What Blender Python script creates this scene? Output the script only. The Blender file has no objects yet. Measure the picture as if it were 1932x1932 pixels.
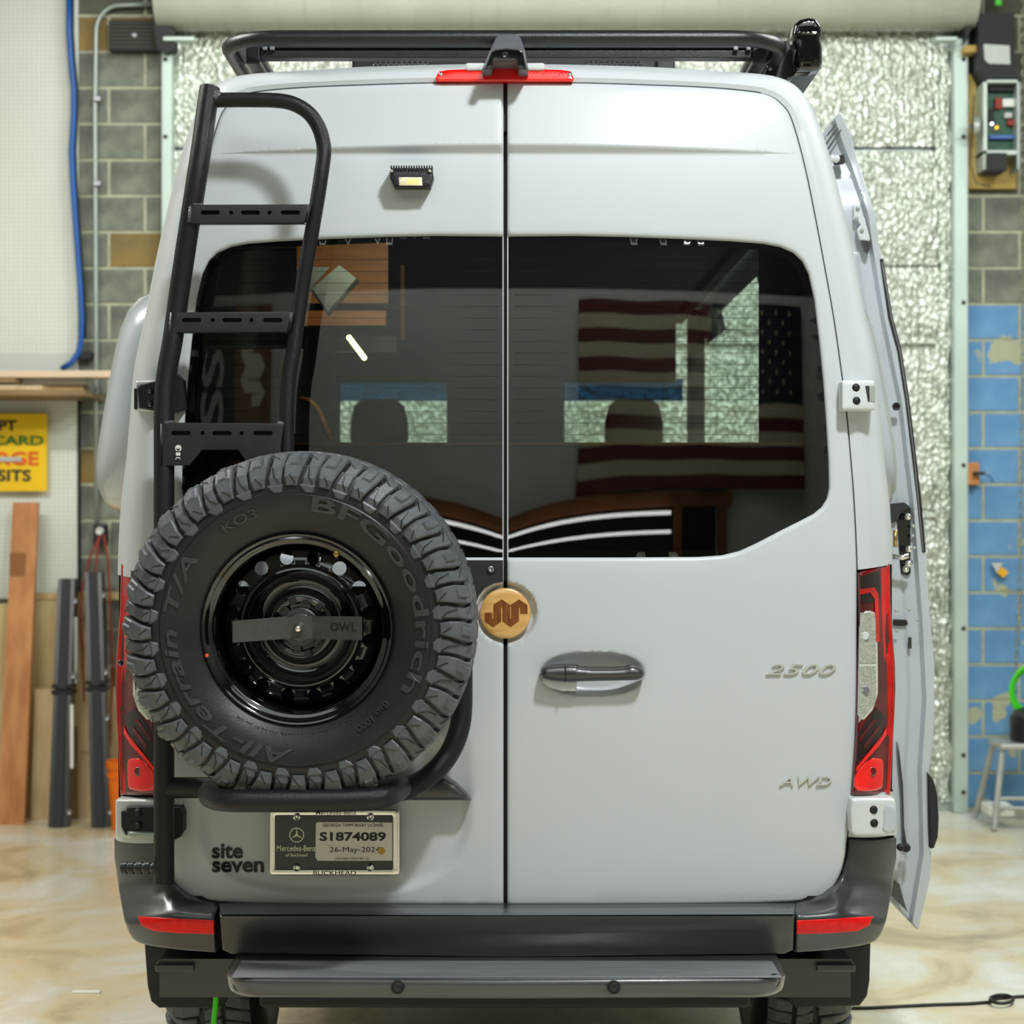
import bpy, bmesh, math, random
import numpy as np
from mathutils import Vector, Matrix
from mathutils.geometry import delaunay_2d_cdt
random.seed(7)
rng = np.random.default_rng(7)
SC = bpy.context.scene
COL = SC.collection
PI = math.pi

# ---------------------------------------------------------------- camera
FPX = 4100.0            # focal length in pixels of the 1932 px frame
CX, CY, CZ = 0.018, -5.54, 1.684
cam_d = bpy.data.cameras.new('camera')
cam = bpy.data.objects.new('camera', cam_d)
COL.objects.link(cam)
cam.location = (CX, CY, CZ)
cam.rotation_euler = (PI / 2, 0, 0)
cam_d.sensor_width = 36
cam_d.lens = 36 * FPX / 1932
cam_d.dof.use_dof = True
cam_d.dof.focus_distance = 5.45
cam_d.dof.aperture_fstop = 4.5
cam_d.clip_end = 100
SC.camera = cam
SC.view_settings.view_transform = 'Standard'
SC.view_settings.look = 'None'
SC.view_settings.gamma = 1
SC.view_settings.use_curve_mapping = False
SC.view_settings.exposure = 0.0

# ---------------------------------------------------------------- world
w = bpy.data.worlds.new('world')
SC.world = w
w.use_nodes = True
w.node_tree.nodes['Background'].inputs[0].default_value = (.8, .85, .8, 1)
w.node_tree.nodes['Background'].inputs[1].default_value = 0.05

# ---------------------------------------------------------------- lamps (area lights of the shop's ceiling fixtures, plus added fill behind the camera)
def area(name, loc, target, size, sy, power, color):
    l = bpy.data.lights.new(name, 'AREA')
    l.shape = 'RECTANGLE'
    l.size, l.size_y, l.energy, l.color = size, sy, power, color
    o = bpy.data.objects.new(name, l)
    COL.objects.link(o)
    o.location = loc
    o.rotation_euler = (Vector(target) - Vector(loc)).to_track_quat('-Z', 'Y').to_euler()
    return o
KEYP = (1.25, -2.4, 5.2)
area('key_light', KEYP, (0.6, -.4, 0.6), .4, .4, 245, (.93, .97, 1))
area('fill_light', (0, -4.6, 5.5), (0, -4.2, 0), 7.8, 3.9, 150, (.9, 1, .93))  # broad fill added to lift the shaded lower doors
area('fill_light', (-3.2, 1.0, 4.9), (-3.0, 2.2, 0), 2.2, .3, 200, (1, .99, .93))
area('fill_light', (3.2, 1.6, 4.9), (3.0, 3.0, 0), 2.2, .3, 200, (.93, 1, .95))
area('fill_light', (.0, 4.8, 4.9), (.2, 6.7, 2.0), 4.0, .3, 70, (.95, 1, .96))
area('fill_light', (0.5, -7.2, 4.6), (.5, -7.9, 2.5), 5.0, .3, 60, (.95, 1, .97))

# ---------------------------------------------------------------- materials
def lin(c):
    return tuple(((v / 255) / 12.92 if v / 255 <= .04045 else ((v / 255 + .055) / 1.055) ** 2.4) for v in c)
M = {}
def mat(name, rgb, rough=.5, metal=0, coat=0, var=.06, scale=8, bump=0, bscale=60, rgb2=None, rvar=.05, emis=None, stretch=None, spec=.5, crough=.04):
    m = bpy.data.materials.new(name)
    m.use_nodes = True
    nt = m.node_tree
    b = nt.nodes['Principled BSDF']
    tc = nt.nodes.new('ShaderNodeTexCoord')
    mp = nt.nodes.new('ShaderNodeMapping')
    nt.links.new(tc.outputs['Object'], mp.inputs[0])
    if stretch: mp.inputs['Scale'].default_value = stretch
    n = nt.nodes.new('ShaderNodeTexNoise')
    n.inputs['Scale'].default_value = scale
    n.inputs['Detail'].default_value = 5
    nt.links.new(mp.outputs[0], n.inputs['Vector'])
    r = nt.nodes.new('ShaderNodeValToRGB')
    c = lin(rgb)
    c2 = lin(rgb2) if rgb2 else tuple(v * (1 - var) for v in c)
    c1 = c if rgb2 else tuple(min(1, v * (1 + var)) for v in c)
    r.color_ramp.elements[0].color = (*c2, 1); r.color_ramp.elements[0].position = .36
    r.color_ramp.elements[1].color = (*c1, 1); r.color_ramp.elements[1].position = .64
    nt.links.new(n.outputs[0], r.inputs[0])
    nt.links.new(r.outputs[0], b.inputs['Base Color'])
    mr = nt.nodes.new('ShaderNodeMapRange')
    mr.inputs[3].default_value = max(0, rough - rvar); mr.inputs[4].default_value = min(1, rough + rvar)
    nt.links.new(n.outputs[0], mr.inputs[0])
    nt.links.new(mr.outputs[0], b.inputs['Roughness'])
    b.inputs['Metallic'].default_value = metal
    b.inputs['Specular IOR Level'].default_value = spec
    if coat:
        b.inputs['Coat Weight'].default_value = coat
        b.inputs['Coat Roughness'].default_value = crough
    if bump:
        n2 = nt.nodes.new('ShaderNodeTexNoise')
        n2.inputs['Scale'].default_value = bscale
        n2.inputs['Detail'].default_value = 4
        nt.links.new(mp.outputs[0], n2.inputs['Vector'])
        bp = nt.nodes.new('ShaderNodeBump')
        bp.inputs['Strength'].default_value = bump
        bp.inputs['Distance'].default_value = .01
        nt.links.new(n2.outputs[0], bp.inputs['Height'])
        nt.links.new(bp.outputs[0], b.inputs['Normal'])
    if emis:
        b.inputs['Emission Color'].default_value = (*lin(rgb), 1)
        b.inputs['Emission Strength'].default_value = emis
    M[name] = m
    return m
mat('van_paint', (194, 198, 200), .5, coat=.6, crough=.2, spec=.15, var=.012, scale=3, rvar=.02)
mat('pod_paint', (172, 178, 184), .28, coat=1, var=.012, scale=3)
mat('hinge_paint', (205, 210, 210), .35, coat=.6, var=.02)
mat('door_inner', (186, 192, 197), .3, coat=.6, var=.03, scale=5)
mat('powder_black', (25, 26, 28), .33, spec=.3, var=.08, scale=40, bump=.25, bscale=500)
mat('rack_black', (28, 30, 32), .33, var=.08, scale=40, bump=.15, bscale=400)
mat('plate_black', (25, 25, 26), .55, var=.1, scale=40, bump=.2, bscale=600)
mat('rack_grey', (88, 90, 94), .38, var=.06, scale=40, bump=.1, bscale=400)
mat('weld', (95, 97, 100), .35, metal=.5, var=.2, scale=90, bump=.6, bscale=250)
mat('bumper_plastic', (40, 42, 44), .36, coat=.7, crough=.22, var=.07, scale=12, bump=.12, bscale=700)
mat('step_plastic', (62, 64, 67), .3, coat=.8, crough=.14, var=.05, scale=6, rvar=.06, bump=.08, bscale=500, stretch=(1, 6, 1))
mat('gloss_black', (10, 10, 11), .12, coat=1, var=.1)
mat('seal_rubber', (14, 14, 15), .6, var=.2)
mat('tyre_rubber', (29, 30, 31), .4, spec=.4, var=.12, scale=15, bump=.1, bscale=300)
mat('tread_rubber', (84, 87, 90), .38, spec=.3, var=.15, scale=30, bump=.1, bscale=200)
mat('letter_rubber', (52, 54, 56), .34, var=.08, scale=15)
mat('step_highlight_grey', (128, 131, 135), .3, coat=.6, crough=.15, var=.08, scale=9, stretch=(1, 5, 1))  # lighter tone standing in for bright light on the step top
mat('ledge_highlight_grey', (84, 86, 90), .34, coat=.4, crough=.2, var=.05, scale=10)  # lighter tone standing in for the lit bumper ledge
mat('rim_black', (9, 9, 10), .1, coat=1, var=.2)
mat('strap_metal', (70, 71, 70), .5, metal=.3, var=.08, scale=60, bump=.1, bscale=500)
mat('chrome', (235, 232, 224), .2, metal=1, var=.03)
mat('badge_chrome', (232, 230, 224), .28, metal=.65, var=.03)
mat('brass', (190, 160, 90), .3, metal=1, var=.1)
mat('zinc', (150, 152, 155), .4, metal=.8, var=.15, scale=20)
mat('orange_paint', (255, 90, 20), .5)
mat('red_lens', (200, 8, 8), .12, coat=1, var=.25, scale=14, bump=.05, bscale=60)
mat('red_dark', (92, 4, 8), .12, coat=1, var=.35, scale=18)
mat('red_black', (26, 3, 5), .15, coat=1, var=.3, scale=20)
mat('red_bright', (250, 14, 8), .18, coat=1, var=.12, scale=20, bump=.1, bscale=200)
mat('reflector_red', (225, 6, 6), .35, spec=.2, coat=.3, var=.08, scale=60, bump=.1, bscale=400)
mat('clear_lens', (176, 180, 168), .15, coat=1, var=.15, scale=120, bump=.7, bscale=260)
mat('lens_edge', (205, 210, 200), .2, coat=1)
mat('led_lens', (235, 228, 190), .2, coat=1, var=.15, scale=40)
mat('maple', (224, 178, 108), .3, coat=.7, rgb2=(208, 158, 88), scale=6, stretch=(2, 2, 14))
mat('walnut', (142, 82, 34), .35, coat=.7, rgb2=(100, 52, 20), scale=14, stretch=(8, 2, 1))
mat('ink_black', (16, 16, 18), .5, var=.1)
mat('plate_face', (22, 23, 23), .25, coat=.5, var=.3, scale=10)
mat('sticker', (222, 217, 205), .55, var=.03, scale=20)
mat('print_grey', (120, 118, 112), .6)
mat('gold_print', (196, 150, 40), .4, var=.1, scale=80)
mat('cream_print', (226, 222, 196), .5)
mat('white_print', (226, 230, 222), .5)
mat('interior_dark', (30, 31, 30), .8, var=.15, scale=6)
mat('interior_grey', (70, 72, 68), .85, var=.1, scale=6)
mat('interior_wood', (190, 112, 40), .5, rgb2=(160, 88, 28), scale=5, stretch=(1, 1, 10))
mat('seat_fabric', (58, 55, 46), .9, var=.12, scale=60)
mat('concrete', (180, 172, 152), .28, rgb2=(120, 112, 94), scale=1.1, bump=.06, bscale=9, rvar=.12)
mat('mortar', (180, 180, 156), .9, var=.12, scale=12, bump=.4, bscale=80)
mat('block_grey', (138, 142, 128), .9, rgb2=(98, 102, 92), scale=6, bump=.5, bscale=90)
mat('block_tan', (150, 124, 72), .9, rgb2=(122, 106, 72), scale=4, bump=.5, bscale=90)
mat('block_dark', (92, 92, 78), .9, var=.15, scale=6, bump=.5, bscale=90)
mat('pegboard_white', (222, 226, 216), .6, var=.03, scale=2)
mat('white_wall', (205, 208, 200), .7, var=.04, scale=1)
mat('grey_wall', (150, 152, 145), .8, var=.05, scale=1)
mat('ceiling_dark', (52, 54, 54), .8, var=.15, scale=2)
mat('galvanised', (170, 178, 170), .4, metal=.35, var=.1, scale=4)
mat('track_paint', (190, 205, 195), .45, metal=.2, var=.06, scale=3)
mat('drum_cream', (176, 178, 162), .5, var=.05, scale=3)
mat('hose_blue', (24, 88, 168), .4, var=.1)
mat('cord_red', (150, 50, 40), .6)
mat('cord_black', (22, 22, 22), .5)
mat('cord_green', (70, 215, 20), .45, var=.06)
mat('orange_plastic', (250, 120, 10), .35, var=.08)
mat('wood_orange', (205, 140, 84), .6, rgb2=(180, 114, 62), scale=3, stretch=(6, 6, 1))
mat('wood_patch', (150, 96, 50), .6)
mat('wood_pale', (222, 196, 152), .6, rgb2=(200, 172, 124), scale=3, stretch=(6, 6, 1))
mat('wood_tan', (206, 182, 130), .6, rgb2=(190, 164, 110), scale=3, stretch=(6, 6, 1))
mat('wood_brown', (140, 112, 76), .6, var=.15, scale=4)
mat('wood_pink', (232, 206, 176), .6, var=.05, scale=4)
mat('yellow_sign', (255, 205, 0), .6, var=.04, scale=4)
mat('sign_green', (60, 120, 30), .6)
mat('sign_orange', (240, 100, 20), .6)
mat('plywood', (200, 172, 96), .7, rgb2=(178, 148, 78), scale=5, bump=.1)
mat('box_black', (20, 19, 19), .6, var=.2)
mat('paper', (196, 198, 194), .7, var=.04, scale=30)
mat('pcb_green', (20, 80, 55), .5, var=.4, scale=60)
mat('led_yellow', (240, 222, 140), .4)
mat('led_amber', (255, 140, 0), .4, emis=6)
mat('led_red', (255, 40, 20), .4, emis=6)
mat('led_white', (230, 240, 255), .4, emis=6)
mat('tube_white', (255, 255, 250), .4, emis=9)
mat('tube_warm', (255, 244, 170), .4, emis=7)
mat('lamp_glow', (255, 255, 255), .4, emis=14)
mat('stool_metal', (172, 174, 168), .4, metal=.3, var=.12, scale=10)
mat('tank_black', (20, 22, 23), .35, var=.2, scale=8)
mat('box_white', (232, 232, 226), .6, var=.03)
mat('tag_yellow', (250, 180, 0), .5)
mat('chain_metal', (150, 150, 130), .4, metal=.6, var=.2, scale=40)
mat('flag_red', (90, 14, 16), .8)
mat('flag_white', (190, 180, 150), .8)
mat('flag_blue', (26, 30, 48), .8)
mat('wood_beam', (120, 66, 26), .6, var=.15, scale=4)
mat('void_dark', (16, 16, 17), .9)

def blue_block():
    m = mat('block_blue', (112, 160, 204), .7, rgb2=(92, 142, 192), scale=5, bump=.4, bscale=90)
    nt = m.node_tree
    b = nt.nodes['Principled BSDF']
    src = b.inputs['Base Color'].links[0].from_socket
    n = nt.nodes.new('ShaderNodeTexNoise'); n.inputs['Scale'].default_value = 4.5; n.inputs['Detail'].default_value = 6
    g = nt.nodes.new('ShaderNodeNewGeometry')
    nt.links.new(g.outputs['Position'], n.inputs['Vector'])
    r = nt.nodes.new('ShaderNodeValToRGB')
    r.color_ramp.elements[0].position = .60; r.color_ramp.elements[1].position = .62
    nt.links.new(n.outputs[0], r.inputs[0])
    mx = nt.nodes.new('ShaderNodeMix'); mx.data_type = 'RGBA'
    nt.links.new(r.outputs[0], mx.inputs[0]); nt.links.new(src, mx.inputs[6])
    mx.inputs[7].default_value = (*lin((178, 180, 150)), 1)
    nt.links.new(mx.outputs[2], b.inputs['Base Color'])
blue_block()

def foil():
    m = bpy.data.materials.new('foil'); m.use_nodes = True; nt = m.node_tree; b = nt.nodes['Principled BSDF']
    N = nt.nodes.new; L = nt.links.new
    g = N('ShaderNodeNewGeometry')
    mp = N('ShaderNodeMapping'); mp.inputs['Scale'].default_value = (1, .2, .55); L(g.outputs['Position'], mp.inputs[0])
    v = N('ShaderNodeTexVoronoi'); v.inputs['Scale'].default_value = 55; L(mp.outputs[0], v.inputs['Vector'])
    n = N('ShaderNodeTexNoise'); n.inputs['Scale'].default_value = 34; n.inputs['Detail'].default_value = 6; L(mp.outputs[0], n.inputs['Vector'])
    wv = N('ShaderNodeTexWave'); wv.inputs['Scale'].default_value = 8; wv.inputs['Distortion'].default_value = 1.0; L(g.outputs['Position'], wv.inputs['Vector'])
    a = N('ShaderNodeMath'); a.operation = 'ADD'; L(v.outputs['Distance'], a.inputs[0]); L(n.outputs[0], a.inputs[1])
    a2 = N('ShaderNodeMath'); a2.operation = 'MULTIPLY_ADD'; L(wv.outputs['Fac'], a2.inputs[0]); a2.inputs[1].default_value = .3; L(a.outputs[0], a2.inputs[2])
    bp = N('ShaderNodeBump'); bp.inputs['Strength'].default_value = .9; bp.inputs['Distance'].default_value = .014
    L(a2.outputs[0], bp.inputs['Height']); L(bp.outputs[0], b.inputs['Normal'])
    r = N('ShaderNodeValToRGB'); r.color_ramp.elements[0].color = (*lin((186, 192, 176)), 1); r.color_ramp.elements[1].color = (*lin((226, 230, 220)), 1)
    r.color_ramp.elements[0].position = .35; r.color_ramp.elements[1].position = .6
    L(n.outputs[0], r.inputs[0]); L(r.outputs[0], b.inputs['Base Color'])
    b.inputs['Metallic'].default_value = .55; b.inputs['Roughness'].default_value = .3
    M['foil'] = m
foil()

def glass(name, trans, refl, rough=0):
    m = bpy.data.materials.new(name); m.use_nodes = True; nt = m.node_tree
    for n in list(nt.nodes): nt.nodes.remove(n)
    N = nt.nodes.new; L = nt.links.new
    out = N('ShaderNodeOutputMaterial'); t = N('ShaderNodeBsdfTransparent'); g = N('ShaderNodeBsdfGlossy'); mx = N('ShaderNodeMixShader')
    fr = N('ShaderNodeFresnel'); fr.inputs['IOR'].default_value = 1.5
    nz = N('ShaderNodeTexNoise'); nz.inputs['Scale'].default_value = 3
    ad = N('ShaderNodeMath'); ad.operation = 'MULTIPLY_ADD'; L(nz.outputs[0], ad.inputs[0]); ad.inputs[1].default_value = .004; ad.inputs[2].default_value = refl
    a = N('ShaderNodeMath'); a.operation = 'ADD'; L(fr.outputs[0], a.inputs[0]); L(ad.outputs[0], a.inputs[1])
    t.inputs[0].default_value = (*trans, 1); g.inputs['Roughness'].default_value = rough
    L(a.outputs[0], mx.inputs[0]); L(t.outputs[0], mx.inputs[1]); L(g.outputs[0], mx.inputs[2]); L(mx.outputs[0], out.inputs[0])
    M[name] = m
glass('tinted_glass', (.42, .52, .46), .035)
glass('visor_blue', (.12, .32, .5), 0)
glass('clear_glass', (.9, .95, .92), .0)

# pegboard holes as fine relief
def pegholes(name):
    m = M[name]; nt = m.node_tree; b = nt.nodes['Principled BSDF']
    N = nt.nodes.new; L = nt.links.new
    g = N('ShaderNodeNewGeometry'); v = N('ShaderNodeVectorMath'); v.operation = 'MULTIPLY'; v.inputs[1].default_value = (39.4, 0, 39.4)
    f = N('ShaderNodeVectorMath'); f.operation = 'FRACTION'; s = N('ShaderNodeVectorMath'); s.operation = 'SUBTRACT'; s.inputs[1].default_value = (.5, 0, .5)
    ln = N('ShaderNodeVectorMath'); ln.operation = 'LENGTH'
    L(g.outputs['Position'], v.inputs[0]); L(v.outputs[0], f.inputs[0]); L(f.outputs[0], s.inputs[0]); L(s.outputs[0], ln.inputs[0])
    lt = N('ShaderNodeMath'); lt.operation = 'LESS_THAN'; lt.inputs[1].default_value = .14; L(ln.outputs['Value'], lt.inputs[0])
    src = b.inputs['Base Color'].links[0].from_socket
    mx = N('ShaderNodeMix'); mx.data_type = 'RGBA'; L(lt.outputs[0], mx.inputs[0]); L(src, mx.inputs[6]); mx.inputs[7].default_value = (.42, .42, .38, 1)
    L(mx.outputs[2], b.inputs['Base Color'])
pegholes('pegboard_white')

# concrete floor: large soft stains and pale scuffs
def floor_nodes():
    m = M['concrete']; nt = m.node_tree; b = nt.nodes['Principled BSDF']
    N = nt.nodes.new; L = nt.links.new
    g = N('ShaderNodeNewGeometry')
    mp = N('ShaderNodeMapping'); mp.inputs['Scale'].default_value = (1, .75, 1); L(g.outputs['Position'], mp.inputs[0])
    n = N('ShaderNodeTexNoise'); n.inputs['Scale'].default_value = 1.5; n.inputs['Detail'].default_value = 8; n.inputs['Roughness'].default_value = .6; n.inputs['Distortion'].default_value = .8; L(mp.outputs[0], n.inputs['Vector'])
    r = N('ShaderNodeValToRGB'); e = r.color_ramp.elements
    e[0].position = .32; e[0].color = (*lin((178, 160, 126)), 1)
    e[1].position = .66; e[1].color = (*lin((238, 236, 226)), 1)
    x = e.new(.45); x.color = (*lin((220, 202, 164)), 1)
    x = e.new(.55); x.color = (*lin((224, 218, 202)), 1)
    L(n.outputs[0], r.inputs[0]); L(r.outputs[0], b.inputs['Base Color'])
floor_nodes()

# ---------------------------------------------------------------- object helpers
def tag(o, label, cat=None, group=None, kind=None):
    if label: o['label'] = label
    if cat: o['category'] = cat
    if group: o['group'] = group
    if kind: o['kind'] = kind
    return o
def empty(name, loc, label=None, cat=None, group=None, parent=None, kind=None):
    o = bpy.data.objects.new(name, None); o.empty_display_size = .1
    COL.objects.link(o)
    if parent is not None:
        o.parent = parent
        o.location = Vector(loc) - world_loc(parent)
    else:
        o.location = loc
    return tag(o, label, cat, group, kind)
def world_loc(o):
    v = Vector((0, 0, 0))
    while o is not None and o.type == 'EMPTY':
        v += o.location; o = o.parent
    return v
def build(name, V, F, m, parent=None, smooth=False, label=None, cat=None, group=None, kind=None, local=False, angle=None):
    me = bpy.data.meshes.new(name)
    me.from_pydata([tuple(map(float, v)) for v in V], [], [tuple(map(int, f)) for f in F])
    me.validate(); me.update()
    if smooth:
        me.shade_smooth()
        if angle is not None: me.set_sharp_from_angle(angle=math.radians(angle))
    me.materials.append(M[m] if isinstance(m, str) else m)
    o = bpy.data.objects.new(name, me)
    COL.objects.link(o)
    if parent is not None:
        o.parent = parent
        if not local: o.matrix_parent_inverse = Matrix.Translation(-world_loc(parent))
    return tag(o, label, cat, group, kind)

class MB:
    def __init__(s): s.V = []; s.F = []
    def add(s, V, F):
        n = len(s.V); s.V += [tuple(v) for v in V]; s.F += [tuple(i + n for i in f) for f in F]; return s
    def box(s, x0, x1, y0, y1, z0, z1, b=0):
        if b <= 0:
            V = [(x, y, z) for x in (x0, x1) for y in (y0, y1) for z in (z0, z1)]
            return s.add(V, [(0, 1, 3, 2), (4, 6, 7, 5), (0, 4, 5, 1), (2, 3, 7, 6), (0, 2, 6, 4), (1, 5, 7, 3)])
        bm = bmesh.new(); bmesh.ops.create_cube(bm, size=1)
        for v in bm.verts: v.co = ((x0 + x1) / 2 + v.co.x * (x1 - x0), (y0 + y1) / 2 + v.co.y * (y1 - y0), (z0 + z1) / 2 + v.co.z * (z1 - z0))
        bmesh.ops.bevel(bm, geom=bm.edges[:], offset=b, segments=2, affect='EDGES', profile=.5)
        return s.bm(bm)
    def bm(s, bm):
        bm.verts.index_update()
        s.add([v.co[:] for v in bm.verts], [[v.index for v in f.verts] for f in bm.faces]); bm.free(); return s
    def tube(s, path, r, seg=12, cap=True, radii=None):
        P = [Vector(p) for p in path]; n = len(P); rings = []
        T = [(P[min(i + 1, n - 1)] - P[max(i - 1, 0)]).normalized() for i in range(n)]
        up = Vector((0, 0, 1)) if abs(T[0].z) < .9 else Vector((0, 1, 0))
        a = T[0].cross(up).normalized()
        V = []
        for i in range(n):
            a = (a - T[i] * a.dot(T[i])).normalized(); b = T[i].cross(a)
            rr = radii[i] if radii else r
            V += [P[i] + (a * math.cos(t) + b * math.sin(t)) * rr for t in [2 * PI * k / seg for k in range(seg)]]
        F = [(i * seg + k, i * seg + (k + 1) % seg, (i + 1) * seg + (k + 1) % seg, (i + 1) * seg + k) for i in range(n - 1) for k in range(seg)]
        if cap: F += [tuple(range(seg))[::-1], tuple(range((n - 1) * seg, n * seg))]
        return s.add(V, F)
    def lathe(s, prof, mtx=None, seg=48, close=False, a0=0, a1=2 * PI):
        # prof: list of (u along axis toward -Y, r); local axis: u -> -Y, ring in XZ
        full = abs(a1 - a0 - 2 * PI) < 1e-6
        ns = seg if full else seg + 1
        V = []
        for u, r in prof:
            for k in range(ns):
                t = a0 + (a1 - a0) * k / seg
                V.append(Vector((r * math.cos(t), -u, r * math.sin(t))))
        if mtx is not None: V = [mtx @ v for v in V]
        n = len(prof)
        F = [(i * ns + k, i * ns + (k + 1) % ns, (i + 1) * ns + (k + 1) % ns, (i + 1) * ns + k) for i in range(n - 1) for k in range(seg)]
        if close: F += [((n - 1) * ns + k, (n - 1) * ns + (k + 1) % ns, (k + 1) % ns, k) for k in range(seg)]
        return s.add(V, F)
    def prism(s, pts, d):
        # pts: list of 3-D points of a planar outline; d: extrusion vector
        n = len(pts); P = [Vector(p) for p in pts]; d = Vector(d)
        V = P + [p + d for p in P]
        F = [tuple(range(n)), tuple(range(n, 2 * n))[::-1]] + [(i, (i + 1) % n, n + (i + 1) % n, n + i) for i in range(n)]
        return s.add(V, F)
    def build(s, name, m, parent=None, **k):
        o = build(name, s.V, s.F, m, parent, **k)
        bm = bmesh.new(); bm.from_mesh(o.data); bmesh.ops.recalc_face_normals(bm, faces=bm.faces); bm.to_mesh(o.data); bm.free()
        if k.get('smooth') and k.get('angle') is not None: o.data.set_sharp_from_angle(angle=math.radians(k['angle']))
        return o

# ---------------------------------------------------------------- measuring helpers: a measured direction and a known depth give a point
def P(px, py, Y):
    s = (Y - CY) / FPX
    return Vector((CX + (px - 966) * s, Y, CZ - (py - 966) * s))
def floor_pt(px, py):
    D = FPX * CZ / (py - 966)
    return Vector((CX + (px - 966) * D / FPX, CY + D, 0))
def sm(t):
    t = np.clip(t, 0, 1); return t * t * (3 - 2 * t)
def base(x, z):
    u = z - 1.5
    return .03 * (u + np.sqrt(u * u + .0016)) + .25 * np.clip(z - 2.4, 0, None) ** 2 + .05 * x * x
def surf(px, py, off=0., disp=None, bf=base):
    px = np.asarray(px, float); py = np.asarray(py, float)
    Y = np.zeros_like(px); d = disp(px, py) if disp is not None else 0
    for _ in range(8):
        s = (Y - CY) / FPX
        x = CX + (px - 966) * s; z = CZ - (py - 966) * s
        Y = bf(x, z) + d - off
    s = (Y - CY) / FPX
    return np.stack([CX + (px - 966) * s, Y, CZ - (py - 966) * s], -1)
def S1(px, py, off=0.):
    return Vector(surf(np.array([px]), np.array([py]), off)[0])

def resample(loop, step):
    L = np.asarray(loop, float); out = []
    for a, b in zip(L, np.roll(L, -1, 0)):
        n = max(1, int(round(np.hypot(*(b - a)) / step)))
        for k in range(n): out.append(a + (b - a) * k / n)
    return np.array(out)
def smooth_loop(loop, it=2, closed=True):
    L = np.asarray(loop, float)
    for _ in range(it):
        N = np.roll(L, -1, 0)
        L = np.stack([L * .75 + N * .25, L * .25 + N * .75], 1).reshape(-1, 2)
    return L
def rrect(x0, y0, x1, y1, r, n=5):
    out = []
    for cx, cy, a in ((x1 - r, y0 + r, -90), (x1 - r, y1 - r, 0), (x0 + r, y1 - r, 90), (x0 + r, y0 + r, 180)):
        for k in range(n + 1):
            t = math.radians(a + 90 * k / n); out.append((cx + r * math.cos(t), cy + r * math.sin(t)))
    return out
def circ(cx, cy, r, n=24, ry=None):
    return [(cx + r * math.cos(2 * PI * k / n), cy + (ry or r) * math.sin(2 * PI * k / n)) for k in range(n)]
def inside(pts, loop):
    x, y = pts[:, 0], pts[:, 1]; c = np.zeros(len(pts), bool)
    L = np.asarray(loop); xj, yj = L[-1]
    for xi, yi in L:
        if yi != yj:
            k = ((yi > y) != (yj > y)) & (x < (xj - xi) * (y - yi) / (yj - yi) + xi)
            c ^= k
        xj, yj = xi, yi
    return c
def dist(pts, loop):
    L = np.asarray(loop); A = L; B = np.roll(L, -1, 0); out = np.full(len(pts), 1e9)
    for a, b in zip(A, B):
        ab = b - a; t = np.clip(((pts - a) @ ab) / max(ab @ ab, 1e-9), 0, 1)
        out = np.minimum(out, np.hypot(*(pts - a - t[:, None] * ab).T))
    return out
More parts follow.
